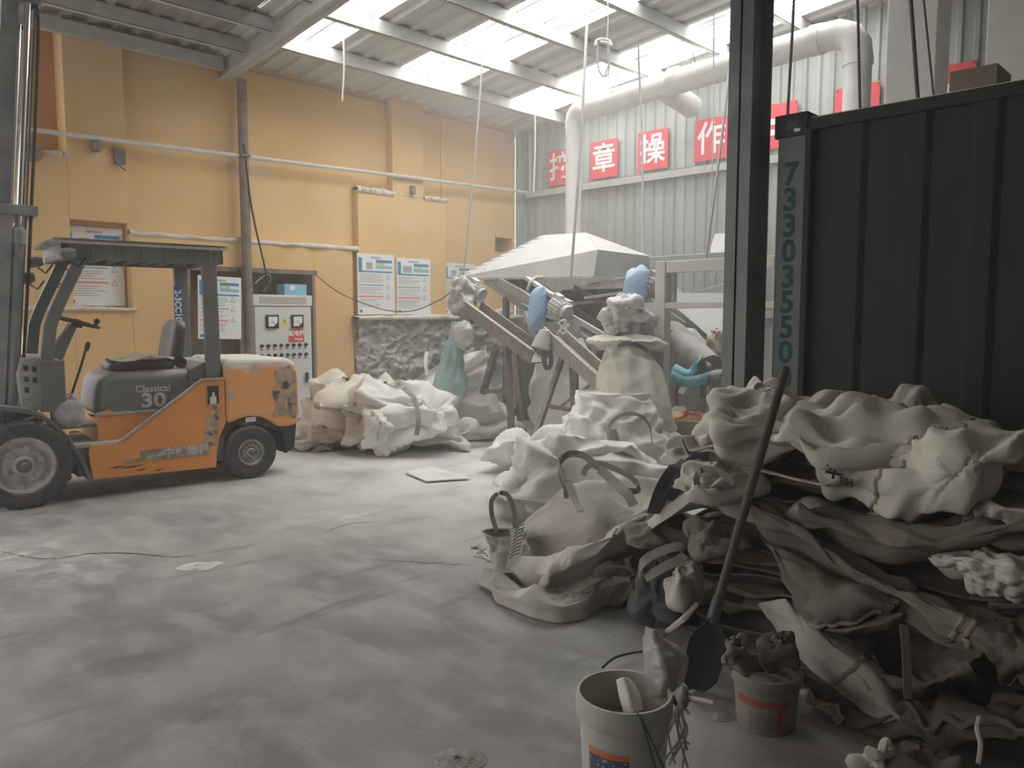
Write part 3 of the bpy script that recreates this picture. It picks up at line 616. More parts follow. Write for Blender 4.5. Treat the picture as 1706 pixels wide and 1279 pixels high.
# mast, leaning back a little
def mz(x, z): return x+.085*(z-.3)
for yy in (.26, .84):
    FK.add('outer_rail', MB().beam((mz(-.22,.12),yy,.12), (mz(-.22,2.50),yy,2.50), .09, .17, (1,0,0)), m_mast)
    FK.add('inner_rail', MB().beam((mz(-.21,1.0),yy+.07*(1 if yy<.5 else -1),1.0), (mz(-.21,4.4),yy+.07*(1 if yy<.5 else -1),4.4), .06, .12, (1,0,0)), m_mast)
    FK.add('lift_cylinder', MB().cyl((mz(-.09,.3),yy+.01,.3), (mz(-.09,2.2),yy+.01,2.2), .05, 16).lathe([(.05,0),(.062,0),(.062,.12),(.03,.14),(.03,.16)], (mz(-.09,2.18),yy+.01,2.18), norm((.085,0,1)), 16), m_mast, smooth='auto')
    FK.add('chrome_rod', MB().cyl((mz(-.09,2.2),yy+.01,2.2), (mz(-.09,4.15),yy+.01,4.15), .024, 14), m_chrome, smooth='auto')
    FK.add('lift_chain', MB().beam((mz(-.03,1.2),yy+.10*(1 if yy<.5 else -1),1.2), (mz(-.03,4.2),yy+.10*(1 if yy<.5 else -1),4.2), .03, .015, (1,0,0)), m_machdk)
    FK.add('hydraulic_hose', MB().tube([(mz(-.01,.9),yy+.03,.9),(mz(.0,2.4),yy+.03,2.4),(mz(-.01,4.0),yy+.03,4.0),(mz(-.07,4.12),yy+.03,4.12)], .014, 6, smooth=16), m_rubber)
FK.add('lower_crosshead', MB().box(mz(-.20,2.5)-.08, mz(-.06,2.5)+.10, .20, 1.0, 2.42, 2.50), m_mast, bevel=.01)
FK.add('upper_crosshead', MB().box(mz(-.20,4.3)-.08, mz(-.06,4.3)+.06, .28, .90, 4.16, 4.26), m_mast, bevel=.01)
FK.add('middle_crosshead', MB().box(mz(-.20,1.5)-.04, mz(-.10,1.5)+.02, .26, .90, 1.45, 1.55), m_mast)
FK.add('tilt_cylinder', MB().cyl((-.16,.30,.62), (.20,.30,.72), .035, 12), m_mast)
for yy in (.34, .76): FK.add('fork', MB().box(-1.45, -.34, yy-.06, yy+.06, .06, .10).box(-.38, -.33, yy-.06, yy+.06, .06, .60), m_mast, bevel=.006)
FK.add('fork_carriage', MB().box(-.33, -.28, .10, 1.0, .20, .28).box(-.33, -.28, .10, 1.0, .50, .58), m_mast)
cd = single('cardboard_sheet', 'worn brown cardboard folded on the forklift seat', 'cardboard', cloth_mb(crumple(loft([[(2.50,7.32,1.185),(2.72,7.30,1.215),(2.95,7.27,1.20)],[(2.46,7.55,1.19),(2.70,7.54,1.235),(3.02,7.50,1.205)],[(2.52,7.80,1.19),(2.76,7.78,1.22),(2.98,7.72,1.20)]], 16, 16), stretch=1.05, amp=.012, seed=5, floor=1.182), False), m_card, solid=.006)

# ------------------------------------------------------------------ distribution cabinet in the wall recess
x0, x1, yf = 4.93, 5.79, 9.58
CB = Thing('distribution_cabinet', 'tall off-white electrical cabinet with two meters and rows of knobs', 'cabinet', ((x0+x1)/2, yf+.2, 0))
CB.add('plinth', MB().box(x0, x1, yf+.02, 10.0, 0, .15), m_recess)
body = CB.add('cabinet_body', MB().box(x0, x1, yf+.015, 10.0, .15, 1.86), m_cab, bevel=.008)
door = CB.add('cabinet_door', MB().box(x0+.015, x1-.015, yf, yf+.02, .18, 1.70), m_cab, bevel=.006)
vent = CB.add('vent_panel', MB().box(x0-.005, x1+.005, yf-.012, yf+.02, 1.715, 1.855), m_cab, bevel=.004)
for k in range(3): CB.add('vent_slot', MB().box(x0+.09, x1-.09, yf-.016, yf-.01, 1.745+k*.032, 1.765+k*.032), m_cabgap, under=vent)
for xc in (x0+.26, x0+.63):
    mt = CB.add('panel_meter', MB().box(xc-.09, xc+.09, yf-.03, yf, 1.415, 1.595), m_black, bevel=.008)
    CB.add('meter_glass', MB().box(xc-.065, xc+.065, yf-.034, yf-.028, 1.44, 1.57), m_white, under=mt)
    CB.add('meter_needle', MB().beam((xc+.05,yf-.036,1.445), (xc-.02,yf-.036,1.52), .004, .003).prism([(.065,-.065),(.065,-.01),(.01,-.065)], (xc,yf-.036,1.505), (1,0,0), (0,0,1), (0,1,0), .001), m_black, under=mt)
wt = CB.add('warning_sticker', MB().prism([(-.055,0),(.055,0),(0,.10)], (x0+.445,yf-.004,1.46), (1,0,0), (0,0,1), (0,1,0), .003), m_yel, label='yellow warning triangle')
CB.add('warning_mark', MB().prism([(0,.075),(-.012,.045),(.004,.047),(-.006,.018),(.016,.05),(.002,.05)], (x0+.445,yf-.006,1.46), (1,0,0), (0,0,1), (0,1,0), .001), m_black, under=wt)
rs = CB.add('red_nameplate', MB().box(x0+.50, x0+.735, yf-.005, yf, 1.225, 1.40), m_red, label='red nameplate with white characters')
CB.add('lettering', MB().text('配电箱', .082, (x0+.617,yf-.007,1.34), (1,0,0), (0,0,1), .002), m_signwh, under=rs)
CB.add('lettering', MB().text('有电危险', .034, (x0+.65,yf-.007,1.26), (1,0,0), (0,0,1), .001), m_signwh, under=rs)
for r, z in enumerate((1.185, 1.055)):
    for k in range(8):
        xc = x0+.105+k*.093
        kb = CB.add('knob', MB().lathe([(.024,0),(.024,.012),(.017,.016),(.016,.04),(0,.042)], (xc,yf,z), (0,-1,0), 12), m_black)
        CB.add('knob_label', MB().box(xc-.02, xc+.02, yf-.002, yf, z-.058, z-.040), m_ink, under=kb)
CB.add('door_handle', MB().box(x1-.115, x1-.085, yf-.035, yf, .70, .80).box(x1-.13, x1-.10, yf-.05, yf-.03, .66, .78), m_black, bevel=.004)
bb = Thing('blue_box', 'small blue box with white label lying on top of the cabinet', 'box', (5.62, 9.74, 1.86))
bb.add('box_body', MB().box(5.42, 5.76, 9.64, 9.86, 1.86, 2.01), m_cyan, bevel=.006); bb.add('box_label', MB().box(5.50, 5.58, 9.636, 9.64, 1.93, 1.99), m_white)
for nm, lab, pts, r in (
    ('power_cable','black cable dropping from the wall column to the cabinet top', [on(406,240,'Y',9.52), on(420,350,'Y',9.52), on(440,440,'Y',9.55), (5.22,9.66,1.87)], .012),
    ('power_cable','thin pale cable curling over the left of the cabinet top', [(4.93,9.52,2.0),(5.10,9.6,2.10),(5.20,9.62,2.12),(5.22,9.66,2.02),(5.12,9.66,1.90)], .007),
    ('power_cable','cable sagging across the posters from the recess to the motor', [on(522,455,'Y',9.60), on(570,490,'Y',9.45), on(640,516,'Y',9.1), on(690,517,'Y',8.7), on(735,498,'Y',8.2), on(752,485,'Y',7.8)], .007)):
    single(nm, lab, 'cable', MB().tube(pts, r, 6, smooth=40), m_rope if 'pale' in lab else m_cord)
# wall pipe
WP = Thing('wall_pipe', 'thin grey pipe running the length of the yellow wall', 'pipe', (6.4, 9.6, 3.55))
WP.add('pipe', MB().tube([(2.30,9.60,3.55),(4.8,9.60,3.61),(7.5,9.60,3.68),(10.22,9.60,3.735)], .026, 8), m_pipewh)
for x in (3.13, 7.62): WP.add('pipe_bracket', MB().box(x-.03, x+.03, 9.585, 9.70, 3.43, 3.56), m_rust)
WP.add('pipe_bracket', MB().box(4.80, 4.92, 9.50, 9.66, 3.60, 3.625), m_rust); WP.add('pipe_riser', MB().tube([(10.2,9.58,3.735),(10.2,9.58,4.72)], .022, 8), m_pipewh)
single('broken_socket', 'dark broken outlet hanging on the wall under the pipe', 'outlet', MB().box(3.33,3.45,9.655,9.70,3.33,3.50).tube([(3.36,9.66,3.33),(3.40,9.64,3.28),(3.44,9.65,3.26)], .012, 5), m_machdk)
single('wall_stub', 'dark dusty stub of cut metal at the far left of the yellow wall', 'bracket', cloth_mb(lump((2.45,9.62,3.30), .14,.07,.13, seed=6), True, True, True), m_rust)

# ------------------------------------------------------------------ posters
def poster(label, x0, x1, z0, z1, y, pic=(.42,.58), tilt=0.0, rev=False, plain=False):
    w, h = x1-x0, z1-z0; T = Thing('safety_poster', label, 'poster', ((x0+x1)/2, y, z0), group=None)
    q = lambda a0, a1, b0, b1, d: MB().prism([(a0*w,b0*h),(a1*w,b0*h),(a1*w,b1*h),(a0*w,b1*h)], (x0,y-.008-d,z0), (1,0,tilt), (-tilt,0,1), (0,1,0), .008+d*.5)
    bd = T.add('poster_board', q(0,1,0,1,0), m_white)
    mb = MB()
    for k in range(8): mb.v, mb.f = mb.v, mb.f; s = q(.36+.036*k,.36+.036*k+.026,.925,.955,.003); mb.add(s.v, s.f)
    T.add('title_print', mb, m_ink)
    T.add('blue_column', q(.03,.12,.72,.93,.003), m_blue); T.add('blue_rule', q(.03,.94,.695,.72,.003), m_blue)
    T.add('picture', q(pic[0]-.18,pic[1]-.18,.745,.86,.003), m_ink)
    T.add('header_bar', q(.50,.94,.86,.905,.003), m_blue); T.add('yellow_bar', q(.50,.74,.815,.855,.003), m_lime); T.add('header_bar', q(.50,.94,.765,.81,.003), m_cyan)
    T.add('green_rule', q(.03,.70,.475,.495,.003), m_greenpr); T.add('orange_rule', q(.03,.70,.285,.31,.003), m_orangepr)
    mb = MB(); rg = random.Random(label)
    for z in (.66,.63,.60,.57,.54,.44,.41,.38,.35,.25,.22,.19,.16,.13): s = q(.04,.45+.25*rg.random(),z-.005,z+.004,.002); mb.add(s.v, s.f)
    T.add('text_lines', mb, m_ink)
    for z in (.585,.43,.26):
        s = MB().prism([(-.055*w,0),(.055*w,0),(0,.09*h)], (x0+.82*w,y-.011,z0+z*h), (1,0,0), (0,0,1), (0,1,0), .002); t = T.add('warning_symbol', s, m_ink)
        T.add('symbol_field', MB().prism([(-.035*w,.012*h),(.035*w,.012*h),(0,.068*h)], (x0+.82*w,y-.0125,z0+z*h), (1,0,0), (0,0,1), (0,1,0), .002), m_white, under=t)
    T.add('footer_block', q(.04,.12,.03,.075,.003), m_blue)
    return T
poster('white safety poster set in the wall niche behind the forklift guard', 2.82, 3.44, 1.70, 2.60, 9.85)
poster('white poster leaning in the dark recess beside the brown column', 4.16, 4.72, 1.30, 2.08, 9.52, tilt=-.03)
poster('wall poster beside the corner of the stone plinth, left of the pair', 6.60, 7.26, 1.60, 2.49, 9.65)
poster('wall poster with a wide dark picture, right of the pair', 7.31, 7.97, 1.60, 2.46, 9.65, pic=(.36,.62))
poster('poster half hidden behind the wrapped motor under the sheet canopy', 8.34, 9.02, 1.60, 2.44, 9.76)

# ------------------------------------------------------------------ red sign boards on the corrugated wall
def sign(yc, zc, ch, label, strokes=None):
    T = Thing('sign_board', label, 'sign', (XR-.05, yc, zc-.3))
    x = XR-.05
    T.add('board', MB().prism([(-.275,-.295),(.275,-.295),(.275,.295),(-.275,.295)], (x-.012,yc,zc), (0,-1,0), (0,0,1), (1,0,0), .012), m_red)
    if ch: T.add('character', MB().text(ch, .44, (x-.016,yc,zc-.012), (0,-1.08,0), (0,0,1.1), .007), m_signwh)
    if strokes:
        mb = MB()
        for pl in strokes: mb.prism(pl, (x-.018,yc,zc), (0,-1,0), (0,0,1), (1,0,0), .004)
        T.add('character', mb, m_signwh)
    for a in (-.25, .25): T.add('screw', MB().lathe([(.014,0),(.012,.008),(0,.009)], (x-.012,yc+a,zc+.27), (-1,0,0), 8), m_machdk)
sign(8.92, 4.09, '按', 'red sign with white character nearest the shed corner'); sign(7.98, 4.10, '章', 'second red sign from the shed corner, three-tier character')
sign(7.04, 4.11, '操', 'red sign with dense character behind a hanging rope'); sign(6.03, 4.12, '作', 'red sign below the open branch pipe, left of the steel column')
R4 = lambda a, b, c, d: [(a,c),(b,c),(b,d),(a,d)]
sign(5.03, 4.14, None, 'red sign just right of the dark steel column', [R4(-.12,.2,.02,.10), R4(.14,.22,-.2,.10), R4(-.2,.1,-.12,-.04)])
sign(3.98, 4.17, None, 'red sign crossed by the white vertical duct', [[(-.1,.02),(.18,-.1),(.05,-.22),(-.12,-.2)]])
sign(2.93, 4.19, None, 'red sign between the two white columns above the container', [R4(-.2,.14,.02,.08), R4(-.2,.16,-.14,-.07), R4(-.02,.06,-.22,.02)])

# ------------------------------------------------------------------ dust extraction duct
DU = Thing('extraction_duct', 'dusty white extraction duct hung along the corrugated wall under the roof', 'duct', (9.3, 7.75, 2.6))
run = [(9.3,7.55,4.66),(9.3,6.6,4.70),(9.3,5.3,4.76),(9.3,4.0,4.82)]
DU.add('duct_run', MB().tube(run, .165, 20), m_pipewh, smooth='auto')
DU.add('duct_elbow', MB().tube([(9.3,7.60,4.66),(9.3,7.72,4.63),(9.3,7.79,4.56),(9.3,7.82,4.45),(9.3,7.82,4.3)], [.165,.16,.15,.14,.13], 18), m_pipewh, smooth='auto')
DU.add('duct_riser', MB().tube([(9.3,7.82,4.4),(9.3,7.82,2.55)], .125, 18), m_pipewh, smooth='auto')
DU.add('duct_elbow', MB().tube([(9.3,4.05,4.82),(9.3,3.86,4.82),(9.3,3.72,4.76),(9.3,3.64,4.64),(9.3,3.62,4.48)], .165, 18), m_pipewh, smooth='auto')
DU.add('duct_riser', MB().tube([(9.3,3.62,4.5),(9.3,3.62,1.0)], .15, 18), m_pipewh, smooth='auto')
for y_ in (4.1, 6.05): DU.add('duct_collar', MB().tube([(9.3,y_-.06,4.82-.035*(y_-4)),(9.3,y_+.06,4.82-.035*(y_-4))], .178, 18), m_pipewh, smooth='auto')
DU.add('duct_collar', MB().tube([(9.3,3.62,4.42),(9.3,3.62,4.5)], .165, 18), m_pipewh, smooth='auto')
br = DU.add('branch_pipe', MB().tube([(9.25,6.25,4.70),(10.02,6.22,4.56)], .16, 18, cap=False).tube([(9.98,6.22,4.565),(10.0,6.22,4.56)], .15, 18), m_pipewh, smooth='auto')
DU.add('branch_mouth', MB().tube([(10.022,6.22,4.56),(10.028,6.22,4.559)], .15, 18), m_black, under=br)
for y_ in (7.0, 5.75, 4.9): DU.add('duct_hanger', MB().tube([(9.3-.16,y_,4.74),(9.3-.05,y_,5.02),(9.3+.14,y_,4.74)], .007, 5), m_cord)

# ------------------------------------------------------------------ shipping container
CX, CY, CH = 4.95, 2.42, 2.87
CT = Thing('shipping_container', 'black shipping container with grey corner post and dark teal numbers', 'container', (CX+1.2, CY-3, 0))
CT.add('side_panel', MB().corr(0, 6.3, .15, CH-.06, lambda a, b, h: (CX+.05-h, CY-.20-a, b), pitch=.36, depth=.022), m_cont)
CT.add('top_rail', MB().box(CX, CX+.06, CY-6.5, CY, CH-.10, CH-.03), m_cont); CT.add('bottom_rail', MB().box(CX, CX+.06, CY-6.5, CY, .0, .16), m_cont)
CT.add('roof_panel', MB().box(CX+.02, CX+2.4, CY-6.5, CY-.02, CH-.045, CH-.02), m_plaster)
CT.add('end_panel', MB().box(CX+.1, CX+2.4, CY-.07, CY-.03, .1, CH-.05), m_cont); CT.add('far_side_panel', MB().box(CX+2.36, CX+2.4, CY-6.5, CY-.03, .1, CH-.05), m_cont)
cp = CT.add('corner_post', MB().box(CX-.005, CX+.12, CY-.20, CY, .12, CH-.12), m_contpost, bevel=.01)
CT.add('post_flange', MB().box(CX-.02, CX+.02, CY-.225, CY-.19, .12, CH-.1), m_cont)
for z, k in ((CH-.13, 0), (0, 1)):
    cc = CT.add('corner_casting', MB().box(CX-.02, CX+.17, CY-.20, CY+.02, z, z+.145), m_cont, bevel=.006)
    CT.add('casting_hole', MB().box(CX-.022, CX-.018, CY-.14, CY-.06, z+.04, z+.10), m_black, under=cc)
CT.add('casting_mark', MB().box(CX-.024, CX-.02, CY-.155, CY-.115, CH-.105, CH-.085), m_white)
mb = MB()
for k, d in enumerate('7330355000'): mb.text(d, .20, (CX-.008, CY-.095, 2.50-.165*k), (0,-.95,0), (0,0,1), .006)
CT.add('lettering', mb, m_digit, under=cp)
p = on(1636, 160, 'X', CX+.25)
WB = single('wood_block', 'dark wooden block lying on the container roof edge', 'block', MB().box(CX+.05, CX+.35, p[1]-.12, p[1]+.12, CH-.02, CH+.10), m_recess, bevel=.006)

# ------------------------------------------------------------------ steel door frame by the machine
FR = Thing('steel_door_frame', 'off-white square-tube door frame standing behind the bags', 'frame', (6.87, 4.3, 0))
FR.add('frame_post', MB().box(6.80, 6.92, 4.50, 4.62, 0, 2.14), m_framew, bevel=.006); FR.add('frame_post', MB().box(6.80, 6.92, 3.2, 3.32, 0, 2.14), m_framew, bevel=.006)
FR.add('frame_head', MB().box(6.802, 6.918, 3.33, 4.49, 2.02, 2.138), m_framew, bevel=.006); FR.add('frame_rail', MB().box(6.81, 6.91, 3.2, 4.52, 1.66, 1.72), m_framew, bevel=.006)
FR.add('inner_stop', MB().box(6.88, 6.93, 4.44, 4.50, 1.72, 2.02), m_machwh)

# ------------------------------------------------------------------ ropes and wires hanging from the roof
def rope(lab, pts, r=.012, mt=None, nm='hanging_rope', n=24): return single(nm, lab, 'rope', MB().tube(pts, r, 6, smooth=n), mt or m_rope)
def drop(x, y, x2, y2, d, d2=None): a, b = at(x, y, d), at(x2, y2, d2 or d); return [a, (a+b)/2+np.array([.01,.01,0]), b]
ztop = lambda p: (p[0], p[1], zr(p[1])-.14)
def hang(lab, x, y2, X2, Y2, d, r=.012, mt=None):
    b = at(X2, Y2, d); a = at(x, y2, d); t = (zr(a[1])-.14-b[2])/(a[2]-b[2]); a = b+(a-b)*t; a[2] = zr(a[1])+.025
    return rope(lab, [a, (a+b)/2+np.array([.015,-.01,0]), b], r, mt)
hang('short pale rope end hanging from the roof over the yellow wall', 571, 110, 570, 168, 9.3, .010, m_ropewh)
hang('long rope from the roof to the left corner of the sheet canopy', 798, 175, 772, 458, 9.9, .012)
hang('rope tied to the near corner of the sheet canopy', 973, 130, 950, 475, 9.3, .018)
hang('thin rope beside the duct riser at the shed corner', 890, 190, 889, 320, 12.0, .014, m_ropewh)
hang('dark rope in front of the sign with the dense character', 1064, 130, 1072, 425, 10.4, .016)
hang('long slanting rope passing the sign below the branch pipe', 1222, 60, 1176, 432, 8.4, .016)
hang('thin line hanging behind the slanting rope near the steel column', 1187, 150, 1182, 430, 9.6, .010)
hang('dark thin rod hanging right of the steel column', 1318, 40, 1312, 195, 6.5, .013, m_cord)
hang('dark cable hanging in front of the duct riser above the container', 1424, -10, 1433, 190, 6.4, .012, m_cord)
hang('thick black cable in front of the first white column', 1512, -10, 1530, 175, 6.0, .016, m_cord)
hang('thin wavy black wire in front of the first white column', 1533, -10, 1556, 165, 6.1, .009, m_cord)
p = [at(x, y, 8.6) for x, y in ((1012,-8),(1013,30),(1011,66))]; p[0][2] = zr(p[0][1])-.14
HK = Thing('hanging_hook', 'looped wire with pale knot hanging below the skylights', 'hook', at(1005, 128, 8.6))
HK.add('line', MB().tube(p, .008, 6, smooth=8), m_rope)
HK.add('knot', MB().tube([at(x, y, 8.6) for x, y in ((992,76),(994,68),(1004,65),(1015,68),(1018,76),(1012,72),(1000,70))], .017, 6, smooth=24), m_ropewh)
HK.add('wire_loop', MB().tube([at(x, y, 8.6) for x, y in ((996,72),(995,100),(1000,122),(1010,127),(1015,110),(1012,72),(1015,100),(1008,126))], .010, 6, smooth=40), m_rope)

# ------------------------------------------------------------------ bagging machine: sheet canopy
CA = Thing('sheet_canopy', 'dusty white sheet-metal canopy hung on ropes over the bagging machine', 'canopy', (8.1, 7.2, 0))
Q, QL, A2, B2, B1, R1, R2, BL = (7.53,6.0,2.06), (7.53,8.6,2.12), (7.60,6.0,2.38), (8.72,6.0,2.36), (8.72,6.0,2.06), (8.20,6.68,2.68), (8.20,7.46,2.70), (8.85,8.6,2.12)
B1b, B2b = (8.85,8.6,2.12), (8.80,6.3,2.36)
def sheet(*p): return MB().add(p, [tuple(range(len(p)))])
CA.add('canopy_slope', sheet(Q, A2, R1, R2, QL), m_machwh, solid=.012); CA.add('canopy_slope', sheet(A2, B2, R1), m_machwh, solid=.012)
CA.add('canopy_slope', sheet(B2, BL, R2, R1), m_machwh, solid=.012); CA.add('canopy_slope', sheet(QL, R2, BL), m_machwh, solid=.012)
CA.add('canopy_gable', sheet(Q, B1, B2, A2), m_machgr, solid=.012); CA.add('canopy_hem', MB().beam(np.array(Q)-(0,0,.01), np.array(QL)-(0,0,.01), .05, .03).beam(np.array(Q)-(0,0,.01), np.array(B1)-(0,0,.01), .05, .03), m_mach)  # shadowed gable: its shade is put into a darker material than the slopes
mb = MB()
for k in range(1, 10):
    f = k/10.; a = np.array(Q)*(1-f)+np.array(R1)*f; b = np.array(QL)*(1-f)+np.array(R2)*f; mb.beam(a+(-.01,0,.008), b+(-.01,0,.008), .022, .018)
CA.add('sheet_ribs', mb, m_machwh, kind='stuff')
single('green_beam', 'dull green sheet beam jutting out right of the canopy', 'beam', MB().beam(at(1086,440,10.2), at(1208,432,9.9), .45, .16), m_machgr, bevel=.01)

# ------------------------------------------------------------------ machine body and clutter below the canopy
def bar(x, y, d, x2, y2, d2, w, h, up=(0,0,1)): return MB().beam(at(x,y,d), at(x2,y2,d2), w, h, up)
SCN = Thing('vibrating_screen', 'inclined dusty steel screening trough under the sheet canopy', 'machine', at(930, 560, 10.2)*(1,1,0))
a, b = at(838,462,11.2), at(1020,585,9.9)
SCN.add('trough_floor', MB().beam(a, b, .62, .05), m_machdk); sd = norm(np.cross(b-a, (0,0,1)))
for s in (-1, 1): SCN.add('trough_side', MB().beam(a+sd*.33*s, b+sd*.33*s, .03, .20), m_mach)
for s in (-1, 1): SCN.add('trough_edge', MB().beam(a+sd*.33*s+(0,0,.11), b+sd*.33*s+(0,0,.11), .07, .02), m_machwh)
for f in (.12,.3,.48,.66,.84): SCN.add('cross_member', MB().beam(a+(b-a)*f+sd*.33, a+(b-a)*f-sd*.33, .05, .07), m_mach)
for f in (.2,.55,.9):
    for s in (-1, 1): p = a+(b-a)*f+sd*.33*s; SCN.add('leg', MB().beam(p-(0,0,.1), (p[0],p[1],0), .07, .07, (1,0,0)), m_machdk)
MH = Thing('machine_housing', 'dark dusty machine housing with struts behind the screen and the cloth spout', 'machine', (8.7, 6.8, 0))
MH.add('housing_body', MB().prism([(5.2,.0),(8.25,.0),(8.25,1.35),(7.4,1.95),(5.9,1.95),(5.2,1.5)], (8.55,0,0), (0,1,0), (0,0,1), (1,0,0), .7), m_machdk, bevel=.02)
rg_ = np.random.default_rng(77)
for k in range(22):
    x_ = rg_.uniform(858, 1085); y_ = rg_.uniform(470, 600); q_ = rg_.uniform(40, 95); d_ = rg_.uniform(9.6, 10.6); sl = rg_.choice([.62, .55, -.12, .7, 2.5])
    x2, y2 = x_+q_/math.hypot(1, sl), y_+q_*sl/math.hypot(1, sl)
    MH.add('strut', bar(x_, y_, d_, x2, y2, d_-.25, rg_.uniform(.03,.09), rg_.uniform(.02,.06)), [m_mach, m_machdk, m_machwh, m_rust, m_machdk][k % 5])
for k, (x_, y_) in enumerate(((905,600),(960,615),(985,560),(880,560),(1000,520))):
    MH.add('access_panel', MB().frame_box(at(x_, y_, 10.9), (0,1,0), (0,0,1), (1,0,0), .35, .28, .03), m_mach if k % 2 else m_rust)
SCN.add('hopper_body', MB().prism([(-.5,.0),(.5,.0),(.35,.62),(-.35,.62)], (8.35,6.9,.35), (.7,-.7,0), (0,0,1), (.6,.6,0), .5), m_machdk, bevel=.01)
def stick(nm, lab, cat, x, y, d, x2, y2, d2, w, h, mt, **k): return single(nm, lab, cat, bar(x,y,d,x2,y2,d2,w,h), mt, **k)
stick('steel_angle', 'long dusty steel angle sloping from under the canopy above the blue motor cover', 'bar', 878,463,9.9, 950,512,9.5, .10, .04, m_mach)
stick('steel_angle', 'white-edged steel bar sloping down right of the blue motor cover', 'bar', 905,500,9.5, 1008,560,9.0, .05, .06, m_machwh)
stick('timber', 'brown timber sloping out from the wall corner under the canopy', 'plank', 832,470,10.6, 892,503,10.2, .06, .12, m_wood)
stick('timber', 'pale timber lying across under the canopy near the gable', 'plank', 972,478,9.6, 1050,463,9.8, .16, .05, m_wood)
stick('steel_angle', 'thin pale angle bar below the timber near the gable', 'bar', 975,496,9.5, 1040,487,9.6, .10, .03, m_machwh)
stick('steel_strip', 'narrow white strip standing among the scrap beside the cloth spout', 'strip', 965,565,8.9, 980,598,8.8, .07, .05, m_machwh)
single('scrap_pipe', 'short curved silver pipe at the top of the screen', 'pipe', MB().tube([at(878,486,9.8), at(884,470,9.8), at(892,463,9.9), at(905,462,9.9)], .022, 8, smooth=14), m_mach, smooth=True)
single('steel_plate', 'blue-grey steel plate edge pointing down over the motor', 'plate', bar(915,487,9.4, 950,503,9.3, .22, .02), m_mach)
def lumpthing(nm, lab, cat, x, y, d, sx, sy, sz, mt, yaw=-.8, st=1.14, amp=.02, seed=0, tilt=(0,0), ex=2.4, flat=.9, lob=.1, nu=44, nv=26, it=50, **k):
    V = crumple(lump(at(x,y,d), sx, sy, sz, yaw, nu, nv, ex, flat, lob, seed, tilt), True, st, it, .05, seed, amp)
    return single(nm, lab, cat, cloth_mb(V, True, True, True), mt, smooth=True, **k)
lumpthing('motor_cover', 'blue plastic cover tied over the motor left of centre', 'cover', 896,519,9.4, .13,.13,.30, m_bluecl, seed=21, tilt=(.55,0), lob=.05, amp=.012, st=1.06)
lumpthing('motor_cover', 'blue plastic cover over the upper motor right of the cloth spout', 'cover', 1062,480,8.9, .16,.15,.24, m_bluecl, seed=22, tilt=(.35,0), lob=.06, amp=.012, st=1.06)
def motor(lab, x, y, d, x2, y2, d2, r, mt=m_mach):
    T = Thing('electric_motor', lab, 'motor', at((x+x2)/2, max(y,y2), d)-(0,0,r)); p, q = at(x,y,d), at(x2,y2,d2); ax = norm(q-p); L_ = np.linalg.norm(q-p)
    bd = T.add('motor_casing', MB().lathe([(0,0),(r*.8,0),(r,.03),(r,L_*.75),(r*.85,L_*.8),(r*.85,L_),(0,L_)], p, ax, 18), mt, smooth='auto')
    mb = MB()
    for k in range(16):
        g = 2*math.pi*k/16; u = norm(np.cross(ax, (0,0,1))); w = np.cross(ax, u); n = u*math.cos(g)+w*math.sin(g); mb.frame_box(p+n*(r+.008)+ax*L_*.4, ax, np.cross(ax, n), n, L_*.6, .008, .02)
    T.add('cooling_fins', mb, mt, under=bd, kind='stuff'); T.add('motor_foot', MB().frame_box(p+ax*L_*.4-(0,0,r+.02), (1,0,0),(0,1,0),(0,0,1), .16,.16,.04), mt)
    T.add('terminal_box', MB().frame_box(p+ax*L_*.4+np.array((0,0,r+.02)), ax, np.cross(ax,(0,0,1)), (0,0,1), .10,.10,.06), mt)
motor('dusty cream motor beside the blue cover, left of centre', 922,505,9.3, 946,522,9.1, .10)
motor('small grey motor behind the wrapped gearbox', 786,480,10.0, 804,492,9.9, .10)
motor('rust-streaked motor right of the upper blue cover', 1084,470,8.9, 1103,482,8.7, .11, m_rust)
lumpthing('wrapped_gearbox', 'gearbox wrapped in dusty torn film above the teal sleeve', 'gearbox', 771,497,9.9, .19,.16,.27, m_film, seed=23, tilt=(-.35,0), st=1.25, amp=.03)
stick('rusty_bracket', 'short rusty bracket just below the wrapped gearbox', 'bracket', 775,518,9.8, 779,540,9.8, .12, .12, m_rust)
# left chute and its trestle
LC = Thing('discharge_chute', 'rusty open chute sloping down from the wrapped gearbox', 'chute', at(850, 720, 9.6)*(1,1,0))
a, b = at(786,520,9.9), at(900,604,9.2)
LC.add('chute_floor', MB().beam(a, b, .30, .02), m_machdk); sd = norm(np.cross(b-a, (0,0,1)))
for s in (-1, 1): LC.add('chute_side', MB().beam(a+sd*.15*s+(0,0,.07), b+sd*.15*s+(0,0,.07), .02, .16), m_rust)
LC.add('chute_lip', MB().beam(a+sd*.15+(0,0,.155), b+sd*.15+(0,0,.155), .05, .015), m_wood)
for (x,y,d,x2,y2,d2) in ((828,575,9.7,805,655,9.9),(846,566,9.5,852,722,9.4),(858,590,9.3,868,700,9.5)):
    LC.add('leg', bar(x,y,d,x2,y2,d2,.08,.06), m_rust)
LC.add('leg_brace', bar(806,652,9.8,852,650,9.5,.05,.05), m_rust); LC.add('leg_brace', bar(812,580,9.7,846,578,9.5,.05,.05), m_rust)
